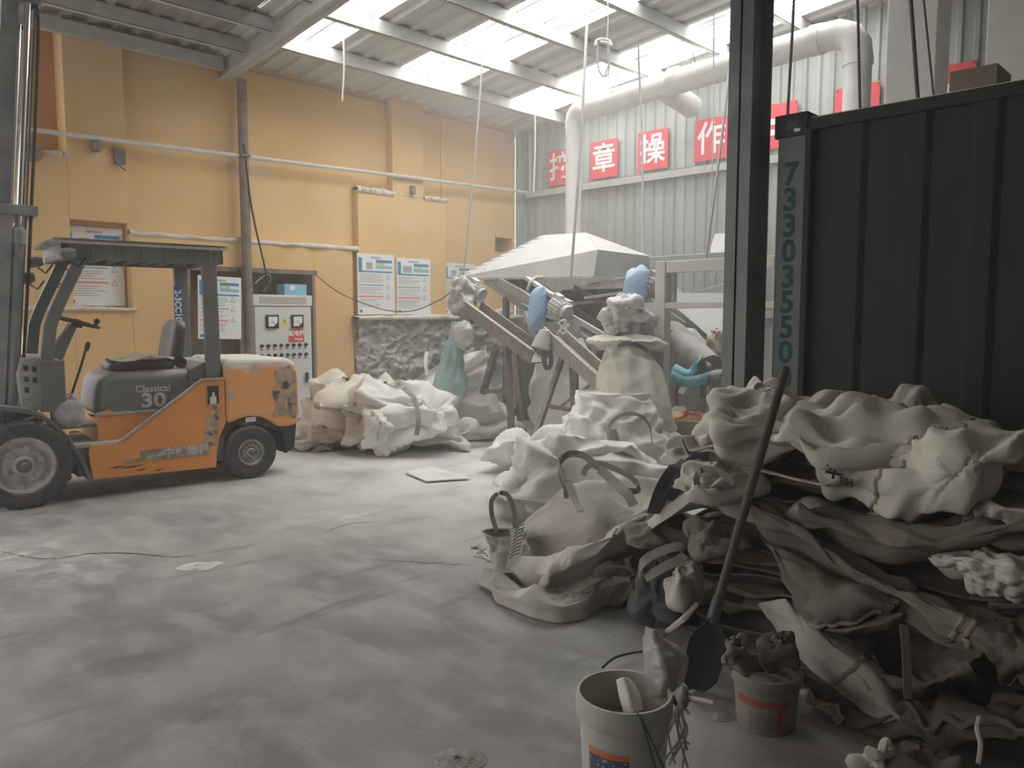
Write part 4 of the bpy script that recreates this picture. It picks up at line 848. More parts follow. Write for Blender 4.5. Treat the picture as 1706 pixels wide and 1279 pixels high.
# right chute, spout cone and trestle
RC = Thing('timber_chute', 'long worn timber chute sloping down in front of the white bag', 'chute', at(950, 740, 8.8)*(1,1,0))
a, b = at(918,562,9.0), at(1012,648,8.3)
RC.add('chute_trough', MB().beam(a, b, .26, .03), m_wood); sd = norm(np.cross(b-a, (0,0,1)))
for s in (-1, 1): RC.add('chute_side', MB().beam(a+sd*.13*s+(0,0,.06), b+sd*.13*s+(0,0,.06), .03, .15), m_wood)
RC.add('discharge_spout', MB().lathe([(.02,.16),(.06,.15),(.10,.02),(.115,-.06),(.11,-.06),(.09,.02)], at(903,572,8.8), norm((.25,-.1,1)), 20), m_mach, smooth='auto')
for (x,y,d,x2,y2,d2) in ((938,592,8.9,888,738,8.6),(950,560,9.2,957,738,8.5),(958,575,9.2,960,700,9.3)):
    RC.add('leg', bar(x,y,d,x2,y2,d2,.055,.055), m_rust)
RC.add('leg_brace', bar(907,675,8.75,960,684,8.6,.045,.045), m_rust); RC.add('leg_brace', bar(930,680,8.7,985,640,8.5,.03,.03), m_rust)
RC.add('spout_strap', MB().ribbon([at(908,585,8.75), at(906,600,8.7), at(912,615,8.7), at(918,605,8.75), at(917,582,8.8)], .05, (.7,-.7,0), .005, 20), m_strapdk)
RC.add('wire_tangle', MB().tube([at(x,y,8.9) for x,y in ((925,560),(935,545),(930,538),(942,533),(938,548),(948,540),(940,555),(930,550))], .010, 5, smooth=50), m_pipewh)
stick('timber', 'broad worn timber leaning up behind the timber chute', 'plank', 958,532,9.4, 950,600,9.3, .16, .05, m_wood)
# debris lying on the stone coping
for x, y, w, lab in ((806,524,.16,'pale lump of debris on the stone coping right of the gearbox'),(838,512,.22,'larger grey lump of debris at the end of the stone coping')):
    p = on(x, y, 'Y', 9.58); single('debris_lump', lab, 'debris', cloth_mb(crumple(lump((p[0],9.6,1.63), w,.10,.07, 0, 30, 16, 2.4, .6, .2, int(x)), True, 1.15, 30, .06, int(x), .02), True, True, True), m_plaster, smooth=True)
single('green_crate', 'low dark green crate on the floor against the stone plinth', 'crate', MB().box(7.55,8.15,7.9,8.15,.06,.22).box(7.53,8.17,7.88,8.17,.20,.24).box(7.6,7.66,7.9,8.15,0,.06).box(8.04,8.1,7.9,8.15,0,.06), m_machdk)

PS = Thing('pale_canopy', 'pale sheet canopy of a second machine beyond the steel frame, beside the column', 'canopy', at(1215, 600, 10.6)*(1,1,0))
PS.add('canopy_sheet', sheet(at(1178,430,10.4), at(1250,428,10.0), at(1250,388,10.3), at(1192,390,10.8)), m_machwh, solid=.015); q_ = at(1245, 430, 10.1); PS.add('support_post', MB().beam(q_, (q_[0], q_[1], 0), .06, .06, (1,0,0)), m_mach)
PS.add('hanger', MB().tube([at(1182,430,10.4), at(1184,465,10.2)], .008, 5), m_ropewh); PS.add('hanger', MB().tube([at(1190,430,10.4), at(1192,462,10.2)], .008, 5), m_ropewh)
# ------------------------------------------------------------------ machinery seen through the steel frame
HP = Thing('grey_hopper', 'dusty grey hopper with pale lid seen through the steel frame', 'hopper', at(1170, 640, 10.2)*(1,1,0))
HP.add('hopper_lid', sheet(at(1150,487,10.0), at(1230,466,9.6), at(1235,490,9.6), at(1150,489,10.1)), m_machwh, solid=.02)
HP.add('hopper_skirt', sheet(at(1120,488,10.0), at(1240,488,9.4), at(1240,508,9.4), at(1120,508,10.0)), m_cab, solid=.02)
HP.add('hopper_body', sheet(at(1122,508,9.8), at(1225,508,9.3), at(1216,590,9.2)), m_cab, solid=.03)
HP.add('pale_panel', sheet(at(1122,544,9.5), at(1158,548,9.3), at(1205,600,9.0), at(1196,606,9.0), at(1140,560,9.3)), m_machwh, solid=.02)
for x_, y_, d_, m_ in ((1174,590,9.0,m_machgr),(1214,590,9.4,m_machdk)): q_ = at(x_, y_, d_); HP.add('hopper_leg', MB().beam(q_, (q_[0], q_[1], 0), .10, .10, (1,0,0)), m_)
HP.add('dark_body', MB().beam(at(1150,625,9.7), at(1150,700,9.7), .45, .4, (1,0,0)), m_machdk, bevel=.01)
TU = Thing('chute_tube', 'grey half-round chute with pale rim tied by turquoise strips', 'chute', at(1160, 640, 8.8)*(1,1,0))
a, b = at(1112,568,8.9), at(1180,618,8.3)
TU.add('tube_body', MB().tube([a,(a+b)/2,b], [.25,.22,.19], 20), m_machdk, smooth='auto'); TU.add('tube_rim', MB().tube([at(1122,552,8.75), at(1150,578,8.5), at(1183,612,8.15)], .03, 8), m_rust)
TU.add('tie_strip', MB().ribbon([at(1118,625,8.2), at(1140,636,8.0), at(1170,632,8.0), at(1196,622,8.3)], .11, (0,0,1), .01, 24), m_tealstr, smooth=True)
TU.add('tie_strip', MB().ribbon([at(1122,612,8.3), at(1146,622,8.1), at(1162,606,8.1), at(1166,592,8.3)], .09, (.5,-.2,.8), .01, 24), m_tealstr, smooth=True)
stick('steel_angle', 'pale diagonal brace below the turquoise strips', 'bar', 1132,698,8.6, 1168,668,8.3, .09, .09, m_machgr)
TU.add('hanging_offcut', bar(1150,630,8.15, 1136,656,8.15, .16, .03), m_machwh)
for x_ in (1125, 1172): q_ = at(x_, 600, 8.7); TU.add('support_leg', MB().beam(q_, (q_[0], q_[1], 0), .06, .06, (1,0,0)), m_machdk)
single('orange_sheeting', 'crumpled orange plastic sheeting on the floor behind the frame', 'sheeting', cloth_mb(crumple(lump(at(1150,725,8.3), .40,.28,.26, -.8, 44, 24, 2.4, .8, .15, 31), True, 1.2, 60, .04, 31, .03), True, True, True), m_org2, smooth=True)
stick('timber', 'flat brown timber across the orange sheeting', 'plank', 1108,712,8.0, 1180,716,7.7, .06, .16, m_wood)
lumpthing('cream_sack', 'small cream sack stuffed above the orange sheeting', 'sack', 1138,690,8.5, .18,.12,.09, m_bagcr, seed=33)
lumpthing('dry_straw_bundle', 'tan crumpled bundle beside the steel column, right of the hopper', 'bundle', 1193,580,8.9, .10,.10,.22, m_card, seed=34, st=1.3)
single('grey_motor_end', 'round grey pipe end beside the steel column', 'pipe', MB().cyl(at(1185,632,8.2), at(1213,628,7.9), .09, 16), m_machdk)
single('white_carton', 'small white carton between the blue cover and the frame', 'carton', MB().beam(at(1092,505,8.6), at(1092,530,8.6), .22, .22, (1,0,0)), m_machwh)
stick('timber', 'reddish plank stub behind the left frame post', 'plank', 1083,535,8.6, 1110,560,8.5, .10, .18, m_wood)
stick('steel_post', 'dark machine leg behind the left frame post', 'post', 1083,560,8.9, 1086,700,8.9, .14, .14, m_machdk)

# ------------------------------------------------------------------ bulk bags round the machine
def bag(lab, V, mt, pu=True, base=None, group=None, cap=(True, True), **k):
    P = V.reshape(-1, 3); base = (P[:,0].mean(), P[:,1].mean(), max(0, P[:,2].min()))
    T = Thing('bulk_bag', lab, 'bag', base, group=group)
    T.body = T.add('bag_body', cloth_mb(V, pu, pu and cap[0], pu and cap[1]), mt, smooth=True, sub=0 if V.shape[0]*V.shape[1] > 3500 else 1, **k); return T
def strap(T, pts, w=.05, side=(.7,-.7,.2), mt=None, n=30, nm='lifting_strap', t=.006): return T.add(nm, MB().ribbon(pts, w, side, t, n), mt or m_strap, smooth='auto')
def W(x, y, d): return at(x, y, d)
# tall bag behind the timber chute
T = bag('tall white bulk bag standing behind the timber chute', crumple(skin([(7.55,6.35,.02,.46,.46,.78),(7.55,6.35,.20,.54,.52,.78),(7.55,6.35,.55,.55,.53,.8),(7.57,6.37,.90,.50,.48,.8),(7.60,6.40,1.10,.40,.38,.8),(7.62,6.42,1.22,.26,.25,.8)], 80, 60, 3.2), True, 1.06, 30, .08, 41, .015, (5,4), .01, n=9, lam=(.3,1.0), fold=.5), m_bagwh)
# bag under the teal sleeve
T = bag('open white bulk bag below the teal film sleeve', crumple(skin([(6.85,7.62,.02,.66,.50,-.5),(6.85,7.62,.12,.74,.56,-.5),(6.82,7.66,.32,.70,.52,-.5),(6.80,7.72,.52,.60,.44,-.5,(-.05,.05)),(6.79,7.76,.72,.53,.38,-.5,(.12,.05)),(6.79,7.78,.90,.47,.33,-.5,(.2,.06))], 90, 56, 2.6), True, 1.06, 30, .08, 42, .02, (5,4), .01, n=10, lam=(.25,.9), fold=.7), m_bagwh, cap=(True, False))
T.add('filled_powder', cloth_mb(lump((6.79,7.74,.66), .44,.32,.10, -.5, 30, 12, 2.4, .8, .1, 3), True, True, True), m_heap, smooth=True)
T.add('bag_ear', MB().ribbon([W(712,625,9.8), W(709,605,9.8), W(711,585,9.85)], .045, (.7,-.7,0), .006, 10), m_bagwh)
TS = Thing('film_sleeve', 'pale teal plastic filling sleeve hanging into the open bag', 'sleeve', W(755,655,9.6))
TS.add('sleeve_body', cloth_mb(crumple(skin([(*W(744,662,9.75),.24,.20,-.7),(*W(750,625,9.75),.20,.17,-.7),(*W(757,585,9.75),.15,.13,-.7),(*W(764,556,9.75),.13,.11,-.7),(*W(768,535,9.75),.12,.11,-.7)], 60, 26, 2.2), True, 1.12, 60, .05, 43, .02, (22,3)), True), m_teal, smooth=True, sub=1)
TS.add('sleeve_collar', cloth_mb(crumple(lump(W(772,560,9.6), .13,.11,.19, -.7, 40, 20, 2.2, .9, .1, 44), True, 1.2, 40, .05, 44, .02), True, True, True), m_film, smooth=True)
# heap at the left of the machine
T = bag('slumped cream bulk bag at the back of the heap beside the cabinet', crumple(lump((5.40,8.05,.36), .78,.50,.46, -.3, 90, 56, 2.6, .75, .20, 45), True, 1.06, 30, .08, 45, .02, (5,4), .005, n=9, lam=(.35,1.1), fold=.75), m_bagcr)
T = bag('big crumpled white bulk bag at the front of the heap near the cabinet', crumple(lump((5.55,7.45,.34), .66,.56,.46, -.75, 100, 60, 3.0, .75, .18, 46), True, 1.06, 30, .08, 46, .02, (5,4), .005, n=9, lam=(.35,1.2), fold=.8), m_bagwh)
s = [W(672,646,8.35), W(690,665,8.15), W(697,700,7.95), W(694,725,7.95)]
strap(T, s, .05, (.7,-.7,.1)); 
T.add('torn_flap', cloth_mb(crumple(loft([[W(612,690,8.0),W(630,680,7.95),W(648,688,8.0)],[W(608,715,7.9),W(632,705,7.75),W(652,712,7.9)],[W(600,748,8.0),W(622,745,7.8),W(648,735,7.9)]], 22, 22), False, 1.15, 40, .04, 47, .03, (5,5), .01)), m_bagwh, smooth=True, solid=.004)
T = bag('small slumped white bulk bag at the right of the heap, low on the floor', crumple(lump((6.02,7.12,.17), .46,.30,.22, -.75, 70, 40, 2.6, .75, .16, 48), True, 1.06, 30, .08, 48, .02, (5,4), .005, n=8, lam=(.3,.9), fold=.7), m_bagwh)
T = bag('flattened dusty grey bag on the floor behind the forklift', crumple(lump((4.98,8.15,.10), .48,.36,.16, -.6, 50, 26, 2.4, .6, .2, 49), True, 1.3, 80, .03, 49, .05, (9,7), .005), m_bagmid)
for x, y, d, w, sd_, lab in ((500,742,8.45,.16,50,'small grey rag on the floor right behind the forklift wheel'),(536,748,8.3,.15,51,'thin crumpled strip of cloth in front of the flattened grey bag'),(470+45,700,9.0,.13,52,'small white rag against the cabinet foot')):
    p = on(x, y, 'Z', .02); single('rag', lab, 'rag', cloth_mb(crumple(lump((p[0],p[1],.035), w,w*.7,.05, -.5, 34, 16, 2.3, .5, .25, sd_), True, 1.3, 50, .04, sd_, .03, (7,5), .004), True, True, True), m_bagmid, smooth=True)
# cloth spout, skirt and the bag being filled
lumpthing('cloth_spout', 'bunched grey film and cloth tied round the filling spout', 'spout', 1040,527,8.1, .30,.24,.24, m_filmwh, seed=53, st=1.1, amp=.05, lob=.22, nu=80, nv=50, it=30)
lumpthing('cloth_roll', 'thin cream cloth collar folded out below the film spout', 'cloth', 1048,572,8.0, .36,.30,.09, m_bagcr, seed=54, st=1.15, amp=.02)
single('tie_cord', 'black cord tied round the neck of the filling spout', 'cord', MB().ribbon([W(1030,576,7.7), W(1045,572,7.62), W(1065,576,7.62), W(1078,584,7.75)], .04, (0,0,1), .008, 20), m_strapdk)
T = Thing('filling_skirt', 'cream cloth filling skirt hanging from the spout', 'skirt', W(1050,700,7.8))
T.add('skirt_cloth', cloth_mb(crumple(skin([(*W(1055,712,7.85),.43,.36,-.75),(*W(1053,660,7.85),.37,.31,-.75),(*W(1050,615,7.9),.31,.27,-.75),(*W(1047,590,7.9),.25,.22,-.75),(*W(1047,572,7.9),.20,.18,-.75)], 72, 30, 2.4), True, 1.06, 60, .05, 55, .018, (26,3)), True), m_bagcr, smooth=True, sub=1)
T = bag('pleated white bulk bag being filled below the cream skirt', crumple(skin([(6.15,4.62,.02,.62,.50,-.75),(6.15,4.62,.15,.70,.56,-.75),(6.17,4.64,.36,.66,.52,-.75),(6.2,4.66,.52,.57,.46,-.75),(6.22,4.68,.64,.50,.41,-.75),(6.22,4.68,.76,.42,.35,-.75),(6.23,4.69,.84,.36,.30,-.75)], 90, 70, 2.6), True, 1.06, 30, .08, 56, .02, (6,16), .008, n=12, lam=(.12,.5), fold=.6), m_bagwh)
strap(T, [W(1024,760,7.0), W(1013,735,6.95), W(1018,705,6.95), W(1040,690,6.95), W(1066,692,6.95), W(1082,710,7.0), W(1087,740,7.1)], .03, (.2,.2,1), m_strap)
strap(T, [W(1022,720,6.9), W(1015,750,6.85), W(1022,775,6.8), W(1032,765,6.85), W(1028,735,6.9), W(1022,715,6.95)], .05, (.7,-.6,.1), m_strap)
strap(T, [W(1046,748,6.75), W(1068,760,6.7), W(1092,772,6.7)], .03, (0,0,1), m_strapdk)
T = bag('creased white bulk bag lying left of the bag being filled', crumple(lump((6.0,5.35,.20), .62,.40,.26, -.6, 80, 46, 2.6, .75, .14, 57), True, 1.06, 30, .08, 57, .02, (5,4), .005, n=10, lam=(.25,.9), fold=.6), m_bagwh)
# two bags with straps in the middle of the picture
T = bag('white bulk bag with a square end behind the strapped front bag', crumple(lump((4.95,4.02,.25), .75,.46,.33, -.85, 90, 54, 3.4, .8, .12, 58), True, 1.06, 30, .08, 58, .02, (5,4), .005, n=10, lam=(.25,.9), fold=.6), m_bagwh)
strap(T, [W(945,822,5.5), W(935,790,5.5), W(933,768,5.55), W(950,756,5.6), W(975,760,5.6), W(995,778,5.6)], .05, (.2,.2,1), m_strap)
ROWS = [
 [(788,978,4.58),(835,1008,4.30),(900,1032,4.09),(960,1034,4.08),(1040,1005,4.32),(1110,985,4.5)],
 [(786,965,4.58),(830,985,4.28),(895,1003,4.08),(955,1003,4.07),(1040,975,4.3),(1110,955,4.45)],
 [(800,945,4.66),(845,958,4.42),(890,980,4.22),(945,975,4.2),(1035,945,4.36),(1110,930,4.5)],
 [(812,950,4.78),(850,968,4.58),(895,987,4.40),(955,970,4.40),(1035,937,4.50),(1110,922,4.58)],
 [(835,940,4.72),(860,945,4.5),(910,955,4.30),(965,935,4.24),(1040,895,4.26),(1110,872,4.36)],
 [(850,925,4.80),(880,925,4.62),(925,925,4.45),(975,905,4.36),(1045,862,4.32),(1118,842,4.40)],
 [(855,925,4.88),(885,924,4.76),(930,927,4.62),(985,914,4.56),(1050,882,4.56),(1118,860,4.60)],
 [(850,905,4.92),(890,890,4.8),(940,880,4.68),(1000,865,4.62),(1060,845,4.62),(1125,830,4.68)],
 [(850,890,5.05),(905,860,4.95),(945,835,4.85),(1000,825,4.85),(1065,815,4.85),(1135,805,4.9)],
 [(858,888,5.2),(915,835,5.12),(955,805,5.05),(1003,798,5.05),(1070,795,5.1),(1140,795,5.15)],
 [(880,900,5.5),(930,870,5.5),(970,850,5.5),(1020,850,5.5),(1080,850,5.5),(1150,850,5.5)]]
T = bag('large grey-beige bulk bag with stand-up straps lying before the folded pile', crumple(loft([[W(*p) for p in r] for r in ROWS], 110, 110), False, 1.03, 30, .08, 59, .014, (4,6), .004, n=7, lam=(.22,.6), fold=.42), m_bagmid, pu=False, solid=.006)
# its top mouth standing up, with loops
T.add('bag_mouth', cloth_mb(crumple(skin([(*W(852,945,4.62),.12,.09,-.6),(*W(847,915,4.70),.125,.10,-.6),(*W(842,890,4.75),.14,.10,-.6),(*W(838,885,4.76),.13,.09,-.6)], 40, 20, 2.3), True, 1.12, 40, .05, 60, .02), True), m_bagmid, smooth=True)
strap(T, [W(828,886,4.68), W(820,860,4.68), W(819,835,4.68), W(830,822,4.70), W(845,824,4.70), W(855,845,4.68), W(858,880,4.64), W(853,950,4.55)], .028, (.75,-.6,.25), m_strap)
strap(T, [W(858,880,4.60), W(862,905,4.58), W(852,948,4.54)], .07, (.75,-.6,.25), m_bagwh)
mb = MB()
for k in range(9): mb.tube([W(849+k*1.2,930-k*6,4.50), W(856+k*1.2,924-k*6,4.49), W(866+k*1.0,921-k*6,4.52)], .003, 4)
T.add('green_stitching', mb, m_string, kind='stuff')
strap(T, [W(944,830,4.75), W(940,800,4.78), W(932,775,4.85), W(945,757,4.9), W(970,756,4.9), W(990,772,4.85), W(1010,795,4.75), W(1035,820,4.65)], .03, (.3,.2,1), m_strap)
strap(T, [W(972,792,4.80), W(978,778,4.8), W(1000,772,4.78), W(1040,788,4.7), W(1062,805,4.65), W(1060,818,4.62), W(1030,815,4.62)], .035, (.2,.3,1), m_strap)
strap(T, [W(1000,782,4.72), W(1020,800,4.66), W(1044,822,4.58), W(1056,842,4.55)], .06, (.7,-.2,.5), m_bagmid)
strap(T, [W(968,852,4.60), W(958,832,4.68), W(945,800,4.78)], .045, (.75,-.6,.1), m_bagmid)
T.add('lettering', MB().text('M6.0', .032, W(1062,874,4.36), RGT, CU, .001), m_ink2)
T = bag('crumpled soiled bag end hanging below the strapped front bag', crumple(lump((3.46,2.53,.11), .15,.14,.14, .3, 44, 26, 2.3, .8, .2, 61), True, 1.28, 70, .03, 61, .05, (7,6), .005), m_bagdk)
single('paper_sack', 'flat empty white paper sack on the bare floor', 'sack', cloth_mb(crumple(loft([[(4.76,6.18,.02),(4.70,5.94,.022),(4.64,5.70,.02)],[(4.94,6.21,.026),(4.90,5.92,.034),(4.84,5.60,.02)],[(5.12,6.20,.02),(5.08,5.86,.026),(5.03,5.50,.02)]], 24, 24), False, 1.0, 12, .3, 62, .003, (5,5), .006, n=2, fold=.05)), m_bagwh, smooth=True, solid=.008)
GP = Thing('green_packet', 'dark green packet with red end and black cord loop on the floor', 'packet', on(910, 752, 'Z', 0))
c_ = on(908, 748, 'Z', .05)
GP.add('packet_body', MB().beam(c_+RGT*-.09+(0,0,-.0), c_+RGT*.09, .16, .07), m_green, bevel=.01); GP.add('packet_end', MB().beam(c_+RGT*.09, c_+RGT*.19+(0,0,.02), .14, .08), m_redp, bevel=.015)
GP.add('cord_loop', MB().tube([on(x, y, 'Z', .02) for x, y in ((898,746),(880,747),(864,749),(862,753),(875,752),(895,750))], .009, 6, smooth=24), m_cord)
for x, y, sd_, lab in ((795,912,1,'short frayed twine ends lying left of the strapped bag'),(800,925,2,'curled white twine scrap before the strapped bag')):
    p = on(x, y, 'Z', .012); rg = np.random.default_rng(sd_); single('twine_scrap', lab, 'twine', MB().tube([p+np.array([*(rg.normal(0,.05,2)),0]) for _ in range(6)], .007, 5, smooth=24), m_ropewh)

# ------------------------------------------------------------------ pile of folded bulk bags before the container
def pf(x, y, d=0.0): return on(x, y, 'X', 3.08+.30*(1180-y)/500.+max(0, 1300-x)*.0016+d)
GR = None
def folded(lab, x0, x1, y0, y1, z0, th, plies, mt, seed, along='y', skew=0.0):
    """one bag folded over and over: a zigzag of cloth; folds show at the front (along y) or at the left end (along x)"""
    rg = np.random.default_rng(seed); rows = []; nr = 7
    dz = th/plies
    for r in range(nr):
        f = r/(nr-1); row = []
        lo, hi = (x0, x1) if along == 'y' else (y1, y0)
        other = (y0+(y1-y0)*f) if along == 'y' else (x0+(x1-x0)*f)
        for p in range(plies):
            z = z0+dz*(p+.5)+rg.normal(0, .012)+skew*(f-.5); j = rg.normal(0, .045)*(1 if hi > lo else -1); s_ = 1 if hi > lo else -1
            pts = [(hi-.06*s_, z), ((lo+hi)/2, z+rg.normal(0, .012)), (lo+.16*s_+j, z-dz*.12+rg.normal(0,.008)), (lo+.03*s_+j, z-dz*.15), (lo+j, z+dz*.2)]
            if p % 2: pts = pts[::-1]
            row += [((u, other, w) if along == 'y' else (other, u, w)) for u, w in pts]
        rows.append(row)
    V = loft(rows, 46, plies*16)
    V[..., 2] = np.maximum(V[..., 2], .012)
    return bag(lab, crumple(V, False, 1.05, 30, .06, seed, .030, (6,8), .006, n=10, lam=(.18,.7), fold=.28), mt, pu=False, solid=.014, group=None)
LAB = ['lowest folded bag of the pile, left end on the floor', 'second folded bag from the floor at the left end of the pile', 'third folded bag from the floor at the left end of the pile', 'middle folded bag at the left end of the pile', 'fifth folded bag up the left end of the pile', 'second folded bag from the top at the left end of the pile', 'top folded bag at the left end of the pile, under the crumpled one']
MT = [m_bagdk2, m_bagdk, m_bagdk2, m_bagdk, m_bagmid, m_bagdk, m_bagmid]
zz = .012
for k in range(7):
    rg = np.random.default_rng(200+k); th = .115+.025*rg.random()
    folded(LAB[k], 3.34+rg.normal(0,.04)+.025*k, 4.55, .55, 2.18+rg.normal(0,.05)-.02*k, zz, th, 3 if k % 2 else 2, MT[k], 100+k, 'x' if k % 3 != 1 else 'y', rg.normal(0,.03)); zz += th+.006
LAB2 = ['lowest folded bag of the pile at its right, dark and flat', 'second folded bag up the right part of the pile', 'third folded bag up the right part of the pile', 'fourth folded bag up the right part of the pile', 'fifth folded bag up the right part of the pile', 'uppermost folded bag at the right of the pile']
zz = .012
for k in range(6):
    rg = np.random.default_rng(300+k); th = .125+.02*rg.random()
    folded(LAB2[k], 3.22+rg.normal(0,.04)+.035*k, 4.6, -1.3, .78+rg.normal(0,.06), zz, th, 3, [m_bagdk2, m_bagdk, m_bagdk2, m_bagdk, m_bagdk2, m_bagdk][k], 150+k, 'y', rg.normal(0,.03)); zz += th+.006
def flap(lab, rows, mt, seed, nu=50, nv=56, amp=.022, n=7, lam=(.2,.7), st=1.06, group=None, seams=()):
    V = crumple(loft([[pf(*p) for p in r] for r in rows], nu, nv), False, st, 36, .06, seed, amp, (5,6), .006, n=n, lam=lam)
    T = bag(lab, V, mt, pu=False, solid=.007)
    N = normals(V, False)
    for (u0, v0, u1, v1) in seams:                     # stitched seams that follow the cloth
        P = []; S = []
        for t in np.linspace(0, 1, 34):
            i, j = int(round((u0+(u1-u0)*t)*(nu-1))), int(round((v0+(v1-v0)*t)*(nv-1))); n_ = N[i, j]*(1 if np.dot(N[i, j], EYEP-V[i, j]) > 0 else -1); P.append(V[i, j]+n_*.007)
        P = np.array(P); sd = np.cross(np.gradient(P, axis=0), EYEP-P)
        T.add('seam', MB().ribbon(P, .022, sd, .003), m_seam, smooth=True)
    return T
# bags thrown on top
T = bag('crumpled pale bag at the top left of the pile behind the shovel handle', crumple(lump((3.80,1.88,1.03), .46,.44,.20, .5, 64, 36, 2.6, .8, .14, 71), True, 1.12, 60, .05, 71, .05, (6,6), n=12, lam=(.15,.5)), m_baglt)
T = bag('cream bag spread over the middle top of the pile', crumple(lump((3.90,1.30,1.03), .55,.52,.17, .3, 60, 34, 2.6, .8, .14, 72), True, 1.12, 60, .05, 72, .05, (6,6), n=12, lam=(.2,.6)), m_baglt)
T = flap('grey-beige bag with a raised corner at the back of the pile top', [
 [(1300,705,.75),(1400,680,.85),(1470,658,.95),(1535,636,1.0),(1600,672,1.0),(1700,722,.95)],
 [(1320,712,.55),(1400,700,.6),(1470,690,.62),(1525,668,.66),(1600,694,.7),(1700,728,.7)],
 [(1330,722,.42),(1400,722,.42),(1460,730,.40),(1520,716,.44),(1600,716,.46),(1700,735,.5)],
 [(1340,760,.35),(1400,760,.35),(1460,760,.35),(1520,750,.35),(1600,750,.35),(1700,750,.4)]], m_bagmid, 73, amp=.03, seams=((.1,.86,.9,.80),))
big = flap('broad pale bag draped over the front of the pile top with black printed characters', [
 [(1300,690,.45),(1390,700,.45),(1470,715,.45),(1550,708,.45),(1640,705,.45),(1730,705,.45)],
 [(1312,700,.16),(1390,736,.12),(1462,748,.12),(1530,724,.08),(1610,716,.06),(1725,724,.12)],
 [(1298,722,.03),(1385,762,.0),(1445,782,.06),(1520,765,-.05),(1610,752,-.10),(1700,765,-.02)],
 [(1318,750,.06),(1388,788,.02),(1430,804,.10),(1510,808,-.06),(1600,800,-.12),(1680,798,.02)],
 [(1345,775,.12),(1372,815,.10),(1432,828,.14),(1510,848,.02),(1590,850,-.03),(1655,828,.08)],
 [(1362,790,.24),(1385,826,.24),(1440,838,.24),(1520,866,.14),(1590,864,.12),(1640,842,.2)]], m_baglt, 74, 60, 76, amp=.016, n=6, lam=(.3,.8), seams=((.30,.52,.98,.46),(.22,.55,.20,.80)))
big.add('lettering', MB().text('华', .075, pf(1390,785,-.05), norm(RGT*.96-CU*.2), norm(CU*.95+RGT*.2), .003).text('RH', .045, pf(1410,803,-.05), norm(RGT*.96-CU*.2), CU, .001), m_ink2)
# bags sliding down the front
flap('dark beige bag rolled under the broad pale bag', [
 [(1345,838,.22),(1440,846,.22),(1530,866,.18),(1620,858,.2),(1720,835,.25)],
 [(1330,852,.05),(1440,870,.03),(1530,886,.0),(1620,876,.02),(1720,850,.06)],
 [(1340,875,.04),(1440,908,.0),(1520,916,-.02),(1620,900,.0),(1720,872,.04)],
 [(1355,880,.2),(1440,925,.16),(1520,938,.14),(1620,914,.16),(1720,885,.2)]], m_bagdk, 75)
flap('pale folded bag edge at the right edge of the pile, below the roll', [
 [(1600,835,.25),(1650,830,.25),(1720,842,.25)],[(1620,848,.05),(1660,842,.0),(1720,852,.02)],[(1630,872,.1),(1670,868,.08),(1720,878,.1)]], m_baglt, 76, 24, 24)
flap('long bag band sloping down the front of the pile from the shovel to the right', [
 [(1238,812,.22),(1340,862,.2),(1440,930,.18),(1540,972,.16),(1640,1018,.16),(1730,1062,.16)],
 [(1240,828,.04),(1335,880,.0),(1432,944,-.02),(1530,985,-.04),(1630,1035,-.06),(1720,1085,-.06)],
 [(1245,850,.03),(1330,905,-.01),(1420,965,-.03),(1515,1008,-.06),(1610,1062,-.08),(1700,1115,-.08)],
 [(1250,880,.14),(1325,930,.1),(1410,985,.08),(1500,1030,.05),(1590,1085,.02),(1680,1150,.02)]], m_bagdk, 77, seams=((.05,.74,.95,.78),(.05,.78,.95,.82)))
flap('triangular bag flap hanging with its stitched point down the front of the pile', [
 [(1262,880,.14),(1300,906,.08),(1370,945,.05),(1440,975,.04),(1505,998,.05)],
 [(1285,915,-.02),(1310,935,-.06),(1370,965,-.08),(1435,985,-.08),(1500,1004,-.02)],
 [(1305,960,-.06),(1325,985,-.09),(1375,1002,-.11),(1430,1005,-.10),(1490,1010,-.04)],
 [(1325,1005,-.06),(1345,1030,-.08),(1385,1034,-.10),(1430,1024,-.08),(1485,1015,-.02)],
 [(1345,1042,.02),(1362,1048,.0),(1395,1046,-.02),(1430,1035,0),(1480,1022,.04)]], m_bagdk, 78, amp=.014, n=5, seams=((.88,.05,.82,.95),))
flap('bag edge curling under the triangular flap', [
 [(1352,1030,.1),(1400,1040,.08),(1450,1024,.08),(1500,1012,.1)],[(1362,1044,-.03),(1405,1050,-.05),(1455,1040,-.05),(1505,1022,0)],[(1390,1056,.05),(1430,1056,.04),(1470,1050,.04),(1510,1040,.08)]], m_bagdk, 79, 26, 34, amp=.012)
flap('straight pale bag strip running down from the bucket top to the floor', [
 [(1262,1005,.10),(1300,1060,.04),(1345,1110,.0),(1400,1160,-.04),(1470,1205,-.06)],
 [(1285,1000,-.02),(1325,1050,-.06),(1375,1095,-.10),(1430,1145,-.14),(1495,1200,-.12)],
 [(1310,996,-.02),(1350,1040,-.05),(1405,1078,-.08),(1455,1122,-.10),(1512,1196,-.08)],
 [(1325,1000,.08),(1370,1036,.06),(1425,1070,.05),(1470,1112,.04),(1518,1190,.02)]], m_bagmid, 80, amp=.010, n=4, seams=((.05,.66,.95,.64),))
